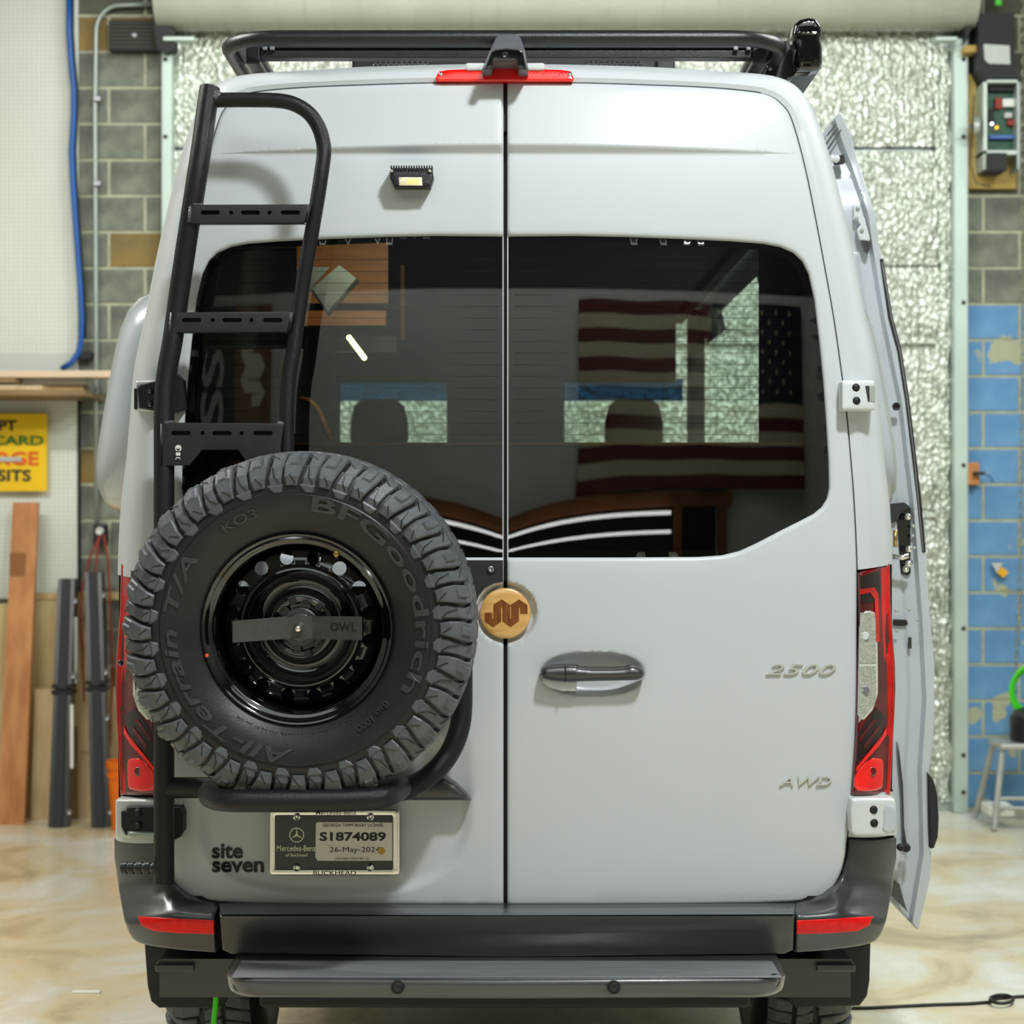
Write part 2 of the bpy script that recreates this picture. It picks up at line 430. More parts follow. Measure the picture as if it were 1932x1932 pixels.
def panel(name, outer, m, parent=None, holes=(), off=0., disp=None, thick=.02, step=16, bstep=8, er=0, ed=0., hr=0, hd=0., dense=(), fn=None, smooth=True, angle=35, back=False, bf=base, extra=None, **k):
    """curved sheet cut to an outline, with rounded edges, side walls and openings"""
    outer = resample(outer, bstep); holes = [resample(h, bstep) for h in holes]
    loops = [outer] + holes
    cand = []
    for i, L in enumerate(loops):
        rad = er if i == 0 else hr
        if rad:
            T = np.roll(L, -1, 0) - np.roll(L, 1, 0); T /= np.maximum(np.hypot(*T.T), 1e-9)[:, None]; Nn = np.stack([-T[:, 1], T[:, 0]], 1)
            for f in (.18, .5, 1.0):
                for sg in (1, -1):
                    q = L + Nn * sg * rad * f
                    cand.append((q, rad * f * .8))
    x0, y0 = outer.min(0); x1, y1 = outer.max(0)
    gx, gy = np.meshgrid(np.arange(x0 + step / 2, x1, step), np.arange(y0 + step / 2, y1, step))
    mind = max(er, hr) * 1.15 + step * .35 if (er or hr) else step * .4
    cand.append((np.stack([gx.ravel(), gy.ravel()], 1), mind))
    for (a, b, c, d, s) in dense:
        gx, gy = np.meshgrid(np.arange(a, c, s), np.arange(b, d, s))
        cand.append((np.stack([gx.ravel(), gy.ravel()], 1), s * .5))
    if extra is not None: cand.append((np.asarray(extra, float), 2.))
    keep = []
    for q, md in cand:
        if not len(q): continue
        ok = inside(q, outer)
        for h in holes: ok &= ~inside(q, h)
        q = q[ok]
        if not len(q): continue
        dm = dist(q, outer)
        for h in holes: dm = np.minimum(dm, dist(q, h))
        keep.append(q[dm >= md * .98])
    inner = np.concatenate(keep) if keep else np.zeros((0, 2))
    if len(inner):
        inner = np.unique(np.round(inner, 2), axis=0)
    allp = np.concatenate(loops + [inner]); edges = []; n = 0
    for L in loops:
        edges += [(n + i, n + (i + 1) % len(L)) for i in range(len(L))]; n += len(L)
    vo, eo, fo, _, _, _ = delaunay_2d_cdt([Vector(p) for p in allp], edges, [], 0, 1e-4)
    V2 = np.array([tuple(v) for v in vo]); F = np.array([f for f in fo])
    C = V2[F].mean(1); ok = inside(C, outer)
    for h in holes: ok &= ~inside(C, h)
    F = F[ok]
    # wind towards the camera
    a, b, c = V2[F[:, 0]], V2[F[:, 1]], V2[F[:, 2]]
    ar = (b[:, 0] - a[:, 0]) * (c[:, 1] - a[:, 1]) - (b[:, 1] - a[:, 1]) * (c[:, 0] - a[:, 0])
    F[ar > 0] = F[ar > 0][:, ::-1]
    dY = np.zeros(len(V2))
    if er and ed:
        d = np.clip(dist(V2, outer) / er, 0, 1); dY += ed * (1 - np.sqrt(np.clip(1 - (1 - d) ** 2, 0, 1)))
    if hr and hd:
        for h in holes:
            d = np.clip(dist(V2, h) / hr, 0, 1); dY += hd * (1 - np.sqrt(np.clip(1 - (1 - d) ** 2, 0, 1)))
    W = fn(V2[:, 0], V2[:, 1]) if fn else surf(V2[:, 0], V2[:, 1], off, disp, bf)
    W = np.array(W); W[:, 1] += dY
    Fl = [tuple(f) for f in F]; V = [tuple(v) for v in W]
    if thick:
        cnt = {}
        for f in Fl:
            for i in range(3):
                e = (f[i], f[(i + 1) % 3]); cnt[tuple(sorted(e))] = None if tuple(sorted(e)) in cnt else e
        mp = {}
        def bk(i):
            if i not in mp: mp[i] = len(V); V.append((W[i][0], W[i][1] + thick, W[i][2]))
            return mp[i]
        for e in cnt.values():
            if e: Fl.append((e[1], e[0], bk(e[0]), bk(e[1])))
        if back:
            for f in [tuple(f) for f in F]: Fl.append((bk(f[2]), bk(f[1]), bk(f[0])))
    return build(name, V, Fl, m, parent, smooth=smooth, angle=angle, **k)

def mir(pts, c=953.5): return [(2 * c - x, y) for x, y in pts][::-1]

def text_geo(body, bold=0, shear=0, spacing=1):
    cu = bpy.data.curves.new('t', 'FONT'); cu.body = body; cu.offset = bold; cu.shear = shear; cu.space_character = spacing; cu.resolution_u = 3
    o = bpy.data.objects.new('t', cu); COL.objects.link(o)
    me = bpy.data.meshes.new_from_object(o)
    V = np.array([v.co[:2] for v in me.vertices]); F = [tuple(p.vertices) for p in me.polygons]
    bpy.data.objects.remove(o); bpy.data.curves.remove(cu); bpy.data.meshes.remove(me)
    return V, F
def text(name, body, box, m, parent, fn, depth=.001, bold=0, shear=0, rot=0, spacing=1, **k):
    """lettering fitted into box (x0,y0,x1,y1) and pressed on a surface by fn(px,py)->Nx3"""
    V, F = text_geo(body, bold, shear, spacing)
    lo, hi = V.min(0), V.max(0); x0, y0, x1, y1 = box
    U = (V - lo) / (hi - lo); X = x0 + U[:, 0] * (x1 - x0); Yp = y1 - U[:, 1] * (y1 - y0)
    if rot:
        cx, cy = (x0 + x1) / 2, (y0 + y1) / 2; c, s = math.cos(rot), math.sin(rot)
        X, Yp = cx + (X - cx) * c - (Yp - cy) * s, cy + (X - cx) * s + (Yp - cy) * c
    A = np.array(fn(X, Yp)); B = A.copy(); B[:, 1] += depth; n = len(V)
    cnt = {}
    for f in F:
        for i in range(len(f)):
            e = (f[i], f[(i + 1) % len(f)]); key = tuple(sorted(e)); cnt[key] = None if key in cnt else e
    Fl = [tuple(f) for f in F] + [(e[1], e[0], e[0] + n, e[1] + n) for e in cnt.values() if e]
    return build(name, list(A) + list(B), Fl, m, parent, **k)
# ================================================================ SETTING
ST = dict(kind='structure')
YW = 6.7
MB().box(-5, 5, -8.2, 7.2, -.1, 0).build('floor', 'concrete', label='stained glossy concrete shop floor', **ST)
MB().box(-5, 5, -8.2, 7.2, 5.7, 5.8).build('ceiling', 'ceiling_dark', **ST)
MB().box(-5.1, -5, -8.2, 7.2, 0, 5.7).build('wall_left', 'grey_wall', **ST)
MB().box(5, 5.1, -8.2, 7.2, 0, 5.7).build('wall_right', 'grey_wall', **ST)
# wall behind the camera: white board up to the steel, a timber-framed opening, dark shop beyond
wf = MB().box(-5, -.75, -8.1, -8, 0, 4.08).box(-.75, 2.2, -8.1, -8, 2.75, 4.08).box(2.2, 5, -8.1, -8, 0, 4.08)
wfo = wf.build('wall_front', 'white_wall', label='white wall of the shop facing the camper van', **ST)
MB().box(-5, 5, -8.1, -8, 4.08, 5.7).build('upper_wall', 'ceiling_dark', wfo)
MB().box(-.9, 2.35, -8.3, -8.2, 0, 2.8).build('dark_opening', 'void_dark', wfo)
MB().box(-.9, 2.35, -8.0, -7.93, 2.69, 2.79, .005).build('lintel', 'wood_beam', wfo)
for x in (1.72, 2.2):
    MB().box(x, x + .09, -8.0, -7.93, 0, 2.69, .005).build('timber_post', 'wood_beam', wfo)
# twin white light bars under the lintel
for k, z in enumerate((2.63, 2.50)):
    MB().box(-.75, 1.68, -7.9, -7.86, z, z + .022, .006).build('light_bar', 'tube_white', label=('white linear light, upper one under the timber lintel', 'white linear light, lower one under the timber lintel')[k], cat='light', group='linear lights behind the camera')
# flag hanging on that wall (seen mirrored in the rear glass)
fl = empty('wall_flag', (1.7, -7.95, 2.6), 'large striped flag with starred corner hanging on the white wall', 'flag')
fz0, fz1, fx0, fx1 = 2.80, 4.0, .62, 3.15
def ripple(x, z): return -7.93 + .03 * math.sin(x * 7 + z * 2)
for i in range(13):
    z1 = fz1 - (fz1 - fz0) * i / 13; z0 = fz1 - (fz1 - fz0) * (i + 1) / 13
    xr = fx1 if i > 6 else fx1 - 1.0
    n = 24; V = []; F = []
    for k in range(n + 1):
        x = fx0 + (xr - fx0) * k / n; V += [(x, ripple(x, z0), z0), (x, ripple(x, z1), z1)]
    F = [(2 * k, 2 * k + 1, 2 * k + 3, 2 * k + 2) for k in range(n)]
    build('stripe', V, F, 'flag_red' if i % 2 == 0 else 'flag_white', fl)
V = []; F = []
for k in range(13):
    x = fx1 - 1.0 + 1.0 * k / 12; V += [(x, ripple(x, 3.5), fz1 - (fz1 - fz0) * 7 / 13), (x, ripple(x, 3.5), fz1)]
build('canton', V, [(2 * k, 2 * k + 1, 2 * k + 3, 2 * k + 2) for k in range(12)], 'flag_blue', fl)
mb = MB()
for r in range(9):
    for c in range(6 if r % 2 == 0 else 5):
        cx = fx1 - .92 + (c + (.5 if r % 2 else 0)* 1.0) * .155; cz = fz1 - .06 - r * .064
        pts = [(cx + (.022 if k % 2 == 0 else .009) * math.sin(k * PI / 5), ripple(cx, 3.5) + .008, cz + (.022 if k % 2 == 0 else .009) * math.cos(k * PI / 5)) for k in range(10)]
        mb.add(pts, [tuple(range(10))])
mb.build('stars', 'flag_white', fl, kind='stuff')
# banner on the far side of that wall (mirrored in the left pane)
bn = empty('wall_banner', (-2.9, -7.95, 2.9), 'dark upright banner with a brown stripe and cream zigzag emblem on the white wall', 'banner')
MB().box(-3.4, -2.9, -7.97, -7.94, 2.6, 4.0, .004).build('banner_field', 'ink_black', bn)
MB().box(-2.9, -2.5, -7.97, -7.94, 2.6, 4.0, .004).build('brown_stripe', 'wood_beam', bn)
zz = [(262, 560), (333, 560), (333, 615), (343, 615), (343, 487), (418, 438), (497, 492), (577, 438), (653, 490), (653, 570), (587, 570), (585, 515), (576, 515), (576, 635), (500, 692), (424, 637), (424, 515), (413, 515), (413, 640), (340, 695), (262, 635)]
MB().add([(-2.7 + (y - 565) * .0011, -7.935, 3.55 + (x - 457) * .0011) for x, y in zz], [tuple(range(len(zz)))]).build('zigzag_emblem', 'cream_print', bn)
Vs, Fs = text_geo('SS', .02); lo_, hi_ = Vs.min(0), Vs.max(0)
build('banner_letters', [(-3.02 - (y - lo_[1]) / (hi_[1] - lo_[1]) * .26, -7.935, 3.2 + (x - lo_[0]) / (hi_[0] - lo_[0]) * .52) for x, y in Vs], Fs, 'paper', bn)
# ceiling lamps, plus an added housing for the broad fill behind the camera
for nm, p, sx, sy in (('high_bay_lamp', KEYP, .2, .2), ('strip_or_fill_lamp', (0, -4.7, 5.56), 3.9, 1.9), ('strip_or_fill_lamp', (-3.2, 1.0, 4.95), 1.1, .1), ('strip_or_fill_lamp', (3.2, 1.6, 4.95), 1.1, .1), ('strip_or_fill_lamp', (0, 4.8, 4.95), 2.0, .1)):
    e = empty(nm, (p[0], p[1], p[2] + .08), {'high_bay_lamp': 'square high bay lamp on the ceiling above the rear doors'}.get(nm, 'long strip lamp on the dark ceiling, %s' % ('added for broad fill behind the camera' if p[1] < 0 else 'over the left wall boards' if p[0] < -1 else 'over the right wall chain' if p[0] > 1 else 'before the foil door')), 'lamp')
    MB().box(p[0] - sx, p[0] + sx, p[1] - sy, p[1] + sy, p[2] + .04, p[2] + .12, .01).build('housing', 'galvanised', e)
    MB().box(p[0] - .01, p[0] + .01, p[1] - .01, p[1] + .01, p[2] + .12, 5.7).build('hanger', 'zinc', e)

# ---------------------------------------------------------------- block wall round the roll-up door
s335 = (YW - CY) / FPX
XL, XR = P(305, 0, YW).x, P(1822, 0, YW).x
wb = MB().box(-5, XL, YW, YW + .2, 0, 5.7).box(XR, 5, YW, YW + .2, 0, 5.7).box(XL, XR, YW, YW + .2, 4.58, 5.7)
wall = wb.build('wall_back', 'mortar', label='concrete block wall around the foil-covered roll-up door', **ST)
zj = P(0, 98, YW).z
def block_mesh(w_, m):
    bm = bmesh.new(); bmesh.ops.create_cube(bm, size=1)
    for v in bm.verts: v.co = (v.co.x * w_, v.co.y * .03, v.co.z * .186)
    bmesh.ops.bevel(bm, geom=[e for e in bm.edges if all(v.co.y < 0 for v in e.verts)], offset=.004, segments=1, affect='EDGES')
    me = bpy.data.meshes.new('block'); bm.to_mesh(me); bm.free(); me.materials.append(M[m]); return me
BM = {}
def block(x0, x1, z, m):
    w_ = round(x1 - x0 - .017, 3)
    if (w_, m) not in BM: BM[(w_, m)] = block_mesh(w_, m)
    o = bpy.data.objects.new('block', BM[(w_, m)]); COL.objects.link(o); o.parent = wall
    o.location = ((x0 + x1) / 2, YW + .009 + random.uniform(-.002, .002), z)
for side in (0, 1):
    jx = P(206, 0, YW).x if side == 0 else P(1855, 0, YW).x
    lo, hi = (-2.46, XL + .02) if side == 0 else (XR - .02, 3.35)
    r = 0
    zt = zj + 3 * .203
    while zt - .203 > -.05:
        z = zt - .1015; off = 0 if (r % 2 == (0 if side == 0 else 1)) else .203
        x = jx + off - 10 * .406
        while x < hi:
            x1 = x + .406
            if x1 > lo + .05 and x < hi - .03:
                py = 966 - (z - CZ) / s335
                px = 966 + ((x + x1) / 2 - CX) / s335
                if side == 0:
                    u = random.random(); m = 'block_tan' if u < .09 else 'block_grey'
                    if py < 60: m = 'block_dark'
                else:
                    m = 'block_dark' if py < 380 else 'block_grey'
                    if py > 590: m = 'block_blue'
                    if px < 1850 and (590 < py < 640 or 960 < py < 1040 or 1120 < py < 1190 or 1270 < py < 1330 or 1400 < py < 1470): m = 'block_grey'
                if zt - .203 < .0: pass
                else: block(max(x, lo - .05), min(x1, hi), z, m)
            x = x1
        zt -= .203; r += 1

# ---------------------------------------------------------------- roll-up door with foil insulation
door = MB().box(XL, XR, YW + .06, YW + .1, 0, 4.6).build('door_1', 'galvanised', label='roll-up door covered with silver bubble foil insulation', **ST)
seams = [(52, 276), (284, 500), (503, 640), (644, 968), (972, 1240), (1243, 1526)]
for k, (a, b) in enumerate(seams):
    x0, x1 = P(322, 0, YW).x, P(1782, 0, YW).x; z1, z0 = P(0, a, YW).z, P(0, b, YW).z
    nx, nz = 150, max(8, int((z1 - z0) / .03)); V = []; F = []
    for j in range(nz + 1):
        for i in range(nx + 1):
            x = x0 + (x1 - x0) * i / nx; z = z0 + (z1 - z0) * j / nz
            e = min(j, nz - j) / nz
            x += (.012 * math.sin(z * 23 + k) + .01 * math.sin(z * 61)) * (1 if i in (0, nx) else 0)
            V.append((x, YW + .02 - .018 * sm(e * 6) + .006 * math.sin(x * 32 + 2 * math.sin(z * 3)) + rng.normal(0, .0022), z))
    F = [(j * (nx + 1) + i, j * (nx + 1) + i + 1, (j + 1) * (nx + 1) + i + 1, (j + 1) * (nx + 1) + i) for j in range(nz) for i in range(nx)]
    build('foil_panel', V, F, 'foil', door, smooth=True)
for k, (a, b) in enumerate([(640, 646), (968, 973)]):
    MB().box(x0, x1, YW - .012, YW - .004, P(0, b, YW).z - .01, P(0, a, YW).z + .01, .003).build('foil_tape', 'foil', door)
# ragged foil edge strip and exposed slat ends at the right
V = []; F = []
for j in range(60):
    z = 4.3 - 4.25 * j / 59; a = P(1768, 0, YW).x + rng.uniform(-.02, .02); b = P(1792, 0, YW).x + rng.uniform(-.01, .01)
    V += [(a, YW - .01 + rng.uniform(-.01, .01), z), (b, YW + .0 + rng.uniform(-.012, .01), z)]
F = [(2 * j, 2 * j + 1, 2 * j + 3, 2 * j + 2) for j in range(59)]
build('foil_edge', V, F, 'foil', door, smooth=True)
MB().box(P(325, 0, YW).x, P(1795, 0, YW).x, YW - .0, YW + .04, .0, .05, .005).build('bottom_bar', 'galvanised', door)
for x0p, x1p in ((305, 325), (1799, 1826)):
    x0, x1 = P(x0p, 0, 6.62).x, P(x1p, 0, 6.62).x
    MB().box(x0, x1, 6.60, YW + .05, 0, P(0, 72, 6.6).z, .008).build('track_rail', 'track_paint', door)
    mb = MB()
    for py in (112, 258, 571, 878, 1186, 1425, 1495):
        p = P(x1p - 8 if x0p > 1000 else x0p + 7, py, 6.6); mb.lathe([(0, 0), (.004, .012), (0, .013)], Matrix.Translation(p), 10)
    mb.build('track_bolt', 'box_black', door)
# drum and brackets
x0, x1 = P(292, 0, 6.45).x, P(1845, 0, 6.45).x
dr = MB().lathe([(0, .001), (0, .20), (x1 - x0, .20), (x1 - x0, .001)], Matrix.Translation((x0, 6.55, P(0, -22, 6.45).z)) @ Matrix.Rotation(PI / 2, 4, 'Z'), 40)
dr.build('door_drum', 'drum_cream', door, smooth=True, angle=40)
mb = MB()
for k in range(30):
    xx = x0 + (x1 - x0) * (k + .5) / 30
    mb.lathe([(0, .201), (.006, .201)], Matrix.Translation((xx, 6.55, P(0, -22, 6.45).z)) @ Matrix.Rotation(PI / 2, 4, 'Z'), 40)
mb.build('drum_rib', 'mortar', door)
MB().box(x0, x1, 6.55, 6.68, P(0, 55, 6.6).z, P(0, 30, 6.6).z, .01).build('head_seal', 'foil', door)
for pts in ([(282, -60), (298, -60), (312, 34), (330, 60), (330, 92), (312, 98), (296, 92), (288, 40)], [(1826, -60), (1850, -60), (1838, 40), (1822, 80), (1822, 30)]):
    MB().prism([P(a, b, 6.5) for a, b in pts], (0, .12, 0)).build('door_bracket', 'box_black', door)
MB().tube([P(296, 34, 6.55), P(300, 92, 6.55), P(312, 98, 6.55)], .012, 8).build('bracket_rod', 'track_paint', door)
for a, b in ((308, 368), (1764, 1806)):
    MB().box(P(a, 0, 6.5).x, P(b, 0, 6.5).x, 6.48, 6.56, P(0, 78, 6.5).z, P(0, 70, 6.5).z, .006).build('guide_arm', 'track_paint', door)

# ---------------------------------------------------------------- left wall: pegboards and what hangs or leans there
def wbox(name, px0, py0, px1, py1, Y, d, m, label=None, cat=None, b=.003, parent=None, **k):
    a, c = P(px0, py1, Y), P(px1, py0, Y)
    return MB().box(a.x, c.x, Y, Y + d, a.z, c.z, b).build(name, m, parent, label=label, cat=cat, **k)
pw = empty('pegboard', (-3, 6.68, 2.4), 'white perforated pegboard on the block wall at the left, above the lumber shelf', 'pegboard')
wbox('board', -260, -120, 147, 668, 6.66, .03, 'pegboard_white', parent=pw)
wbox('bottom_strip', -260, 668, 147, 700, 6.655, .035, 'white_wall', parent=pw)
pl_ = empty('pegboard', (-3, 6.68, 1), 'lower white pegboard behind the yellow sign and leaning boards', 'pegboard')
wbox('board', -260, 742, 148, 1130, 6.66, .03, 'pegboard_white', parent=pl_)
wbox('edge_trim', 146, 742, 150, 1130, 6.65, .04, 'seal_rubber', parent=pl_)
wbox('trim_strip', 66, 1118, 225, 1132, 6.6, .03, 'wood_tan', 'pale timber batten behind the black rails', 'batten')
# lumber shelf
sh = empty('lumber_shelf', P(60, 745, 6.3), 'shelf board under the stacked lumber on the left wall', 'shelf')
wbox('shelf_board', -260, 737, 160, 746, 6.1, .58, 'wood_brown', parent=sh)
wbox('shelf_bracket', 150, 737, 162, 752, 6.35, .3, 'pcb_green', parent=sh)
lum = [(-200, 699, 218, 712, 6.28, .2, 'wood_pink', 'long pale pink board reaching furthest right on top of the lumber stack'),
       (-200, 713, 28, 722, 6.2, .2, 'wood_brown', 'short brown plank end at the left of the lumber stack'),
       (30, 713, 160, 725, 6.36, .15, 'white_wall', 'white trim board in the middle of the lumber stack'),
       (-200, 727, 80, 736.5, 6.16, .16, 'wood_pale', 'cream plank nearest the front of the lumber stack'),
       (60, 727, 158, 731, 6.36, .14, 'wood_brown', 'upper thin brown strip under the white trim board'),
       (60, 732, 157, 736.5, 6.36, .14, 'wood_tan', 'lower thin tan strip on the shelf board')]
for a, b, c, d, Y, dd, m, lb in lum:
    wbox('lumber_plank', a, b, c, d, Y, dd, m, lb, 'plank', group='lumber stacked on the left shelf')
# blue hose
hp = [(130, -80), (130, 60), (133, 110), (139, 170), (139, 210), (137, 250), (135, 282), (137, 340), (141, 400), (146, 470), (151, 540), (154, 600), (153, 640), (148, 665), (134, 685), (116, 696)]
MB().tube([P(a, b, 6.6) for a, b in hp], .016, 10).build('air_hose', 'hose_blue', smooth=True, label='blue hose hanging down the edge of the white pegboard', cat='hose')
MB().tube([P(a, b, 6.63) for a, b in [(x + 7, y) for x, y in hp[:-3]]], .008, 8).build('cable', 'cord_black', smooth=True, label='thin black cable running beside the blue hose', cat='cable')
wbox('hose_hook', 148, 664, 172, 678, 6.6, .08, 'box_black', 'small black hook where the blue hose bends', 'hook', b=.005)
# conduit with outlet box
cd = empty('conduit', P(183, 990, 6.64), 'thin grey steel conduit pipe running down the block wall to an outlet', 'conduit')
arc = [(182, 990), (181, 600), (179, 200), (181, 60)] + [(181 + 45 * (1 - math.cos(t)), 60 - 50 * math.sin(t)) for t in np.linspace(.2, PI / 2, 7)] + [(290, 8)]
MB().tube([P(a, b, 6.64) for a, b in arc], .0125, 10).build('pipe', 'galvanised', cd, smooth=True)
for py in (185, 345): MB().box(P(176, 0, 6.62).x, P(190, 0, 6.62).x, 6.61, 6.66, P(0, py + 5, 6.6).z, P(0, py - 5, 6.6).z, .004).build('pipe_clamp', 'zinc', cd)
wbox('outlet_box', 176, 990, 200, 1030, 6.58, .08, 'box_black', parent=cd)
p = P(188, 1002, 6.58); MB().lathe([(.0, .0), (.02, .018), (0, .024)], Matrix.Translation(p), 14).build('plug', 'box_white', cd)
for k, (pts, lb) in enumerate([([(190, 1010), (170, 1050), (155, 1110), (152, 1180), (158, 1300), (165, 1420), (160, 1540)], 'red cord looping from the outlet down at the left'), ([(186, 1012), (184, 1040), (178, 1090), (176, 1200)], 'short red cord hanging straight from the outlet'), ([(196, 1010), (204, 1060), (208, 1150), (212, 1260), (208, 1400), (212, 1500)], 'red cord hanging from the outlet at the right toward the bucket')]):
    MB().tube([P(a, b, 6.5) for a, b in pts], .006, 6).build('power_cord', 'cord_red', smooth=True, label=lb, cat='cord', group='red cords at the wall outlet')
# vent plate
vt = empty('wall_plate', P(250, 66, 6.65), 'dark slotted metal plate on the block wall beside the door drum', 'vent')
wbox('plate', 205, 38, 300, 96, 6.62, .06, 'box_black', parent=vt)
for k in range(7): wbox('slat', 207, 42 + k * 7.5, 298, 44 + k * 7.5, 6.612, .012, 'block_dark', parent=vt, b=0)
wbox('bolt', 249, 62, 257, 70, 6.6, .03, 'zinc', parent=vt)
# yellow sign
sg = empty('yellow_sign', P(20, 850, 6.6), 'yellow painted sign with black, green and red lettering hanging on the pegboard', 'sign')
wbox('sign_board', -130, 780, 88, 927, 6.59, .03, 'yellow_sign', parent=sg)
wp = lambda Y: (lambda X, Z: [P(a, b, Y) for a, b in zip(X, Z)])
for tx, bx, m in (('ACCEPT', (-86, 793, 31, 813), 'ink_black'), ('AMERICARD', (-120, 822, 82, 840), 'sign_green'), ('CHARGE', (-100, 852, 73, 878), 'sign_orange'), ('DEPOSITS', (-96, 886, 58, 908), 'ink_black')):
    text('lettering', tx, bx, m, sg, wp(6.583), .004, bold=.02)
wbox('masking_strip', -60, 862, 40, 871, 6.575, .006, 'paper', parent=sg)
# leaning boards and panels
def lean(name, bx0, bx1, tx0, tx1, ty, by, Yb, Yt, th, m, label, cat, **k):
    b0 = P(bx0, by, Yb); b1 = P(bx1, by, Yb); b0.z = b1.z = 0.0
    t0, t1 = P(tx0, ty, Yt), P(tx1, ty, Yt)
    return MB().prism([b0, b1, t1, t0], (0, th, 0)).build(name, m, label=label, cat=cat, **k)
lean('leaning_board', -5, 45, 24, 72, 948, 1555, 6.16, 6.5, .04, 'wood_orange', 'tall orange brown board leaning on the pegboard below the sign', 'board')
wbox('wood_patch', 18, 1043, 47, 1113, 6.42, .012, 'wood_patch', 'dark brown patch of veneer on the tall leaning board', 'veneer')
lean('plywood_sheet', -160, 20, -150, 40, 1140, 1555, 6.3, 6.52, .02, 'wood_tan', 'tan plywood sheet leaning behind the tall orange board at frame edge', 'sheet')
lean('plywood_sheet', 50, 106, 62, 112, 1133, 1548, 6.42, 6.58, .015, 'wood_tan', 'tan plywood sheet standing between orange board and left black rail', 'sheet')
lean('plywood_sheet', 58, 104, 66, 108, 1300, 1550, 6.34, 6.40, .012, 'wood_pale', 'short pale plywood offcut in front of the tan sheet', 'sheet')
lean('plywood_sheet', 118, 172, 128, 172, 1130, 1550, 6.4, 6.58, .015, 'wood_pale', 'pale plywood sheet standing between the two black rails', 'sheet')
lean('plywood_sheet', 176, 262, 180, 262, 1296, 1550, 6.42, 6.56, .015, 'wood_pale', 'pale plywood sheet behind the right black rail and bucket', 'sheet')
lean('plywood_sheet', 128, 146, 132, 146, 1370, 1550, 6.36, 6.39, .01, 'wood_brown', 'narrow brown wood strip low between the two black rails', 'sheet')
for k, (b0, b1, t0, t1, ty, lb) in enumerate([(91, 127, 109, 141, 1092, 'left of the two black aluminium rails leaning on the wall'), (172, 206, 160, 191, 1080, 'right of the two black aluminium rails leaning on the wall')]):
    e = empty('aluminium_rail', P((b0 + b1) / 2, 1550, 6.1), lb, 'rail', 'black rails leaning on the left wall')
    for nm, f0, f1 in (('lower_section', 0, .53), ('upper_section', .55, 1)):
        pa = P(b0, 1550, 6.05); pb = P(b1, 1550, 6.05); pa.z = pb.z = 0
        ta, tb = P(t0, ty, 6.45), P(t1, ty, 6.45)
        q = [pa.lerp(ta, f0), pb.lerp(tb, f0), pb.lerp(tb, f1), pa.lerp(ta, f1)]
        MB().prism(q, (0, .1, 0)).build(nm, 'tank_black', e)
        mid = [q[0].lerp(q[1], .25), q[0].lerp(q[1], .75), q[3].lerp(q[2], .75), q[3].lerp(q[2], .25)]
        MB().prism([v + Vector((0, -.015, 0)) for v in mid], (0, .015, 0)).build('raised_rib', 'box_black', e)
        for f in (.12, .8):
            pp = q[1].lerp(q[2], f) + Vector((.01, -.01, 0)); MB().lathe([(0, 0), (.006, .014), (0, .016)], Matrix.Translation(pp), 12).build('end_bolt', 'zinc', e)
    for f in (.535, .56):
        pp = pa.lerp(ta, f); qq = pb.lerp(tb, f); MB().box(pp.x - .01, qq.x + .01, pp.y - .012, pp.y + .1, pp.z - .012, pp.z + .012, .003).build('clamp_band', 'plate_black', e)
for px, a, b, m, lb in ((143, 1165, 1290, 'galvanised', 'thin grey rod above, between the two black rails'), (135, 1330, 1450, 'box_white', 'thin white rod beside the left black rail')):
    wbox('metal_rod', px - 3, a, px + 3, b, 6.02 if m == 'box_white' else 6.3, .02, m, lb, 'rod')
# orange bucket
bp_ = P(249, 1550, 6.0); bx, bz = bp_.x, 0
bk = empty('orange_bucket', (bx, 6.0, 0), 'orange plastic bucket on the floor beside the right black rail', 'bucket')
def vl(prof, loc, seg=32): return MB().lathe(prof, Matrix.Translation(loc) @ Matrix.Rotation(-PI / 2, 4, 'X'), seg)
vl([(0, .001), (0, .105), (.28, .125), (.28, .132), (.30, .132), (.30, .126), (.33, .128), (.33, .136), (.35, .136), (.365, .136), (.365, .122), (.36, .12), (.04, .10)], (bx, 6.0, 0)).build('body', 'orange_plastic', bk, smooth=True, angle=40)
MB().tube([(bx + .135 * math.cos(t), 6.0 - .135 * abs(math.sin(t)) * .5 - .02, .33 - .10 * abs(math.sin(t))) for t in np.linspace(0, PI, 14)], .004, 6).build('handle', 'zinc', bk)
# floor bits
p = floor_pt(163, 1873); MB().box(p.x - .05, p.x + .05, p.y - .015, p.y + .015, 0, .006, .002).build('tape_strip', 'box_white', label='short strip of white tape on the concrete floor at left', cat='tape')

# ---------------------------------------------------------------- right wall
cb = empty('control_box', P(1890, 260, 6.6), 'open door opener control box with circuit board and lit diodes on plywood', 'control box')
wbox('backing_board', 1826, 140, 1918, 356, 6.64, .04, 'plywood', parent=cb)
for a, b, c, d in ((1855, 150, 1863, 320), (1919, 150, 1926, 320), (1855, 150, 1926, 156), (1855, 283, 1922, 292)):
    wbox('frame', a, b, c, d, 6.45, .2, 'galvanised', parent=cb)
wbox('circuit_board', 1863, 156, 1919, 284, 6.56, .02, 'pcb_green', parent=cb)
for a, b, c, d, m in ((1866, 160, 1916, 172, 'box_black'), (1878, 184, 1890, 205, 'cord_red'), (1892, 186, 1924, 201, 'box_white'), (1864, 205, 1876, 228, 'box_black'), (1896, 212, 1910, 222, 'paper'), (1866, 254, 1920, 262, 'hose_blue'), (1902, 226, 1920, 236, 'cord_red')):
    wbox('component', a, b, c, d, 6.52, .05, m, parent=cb)
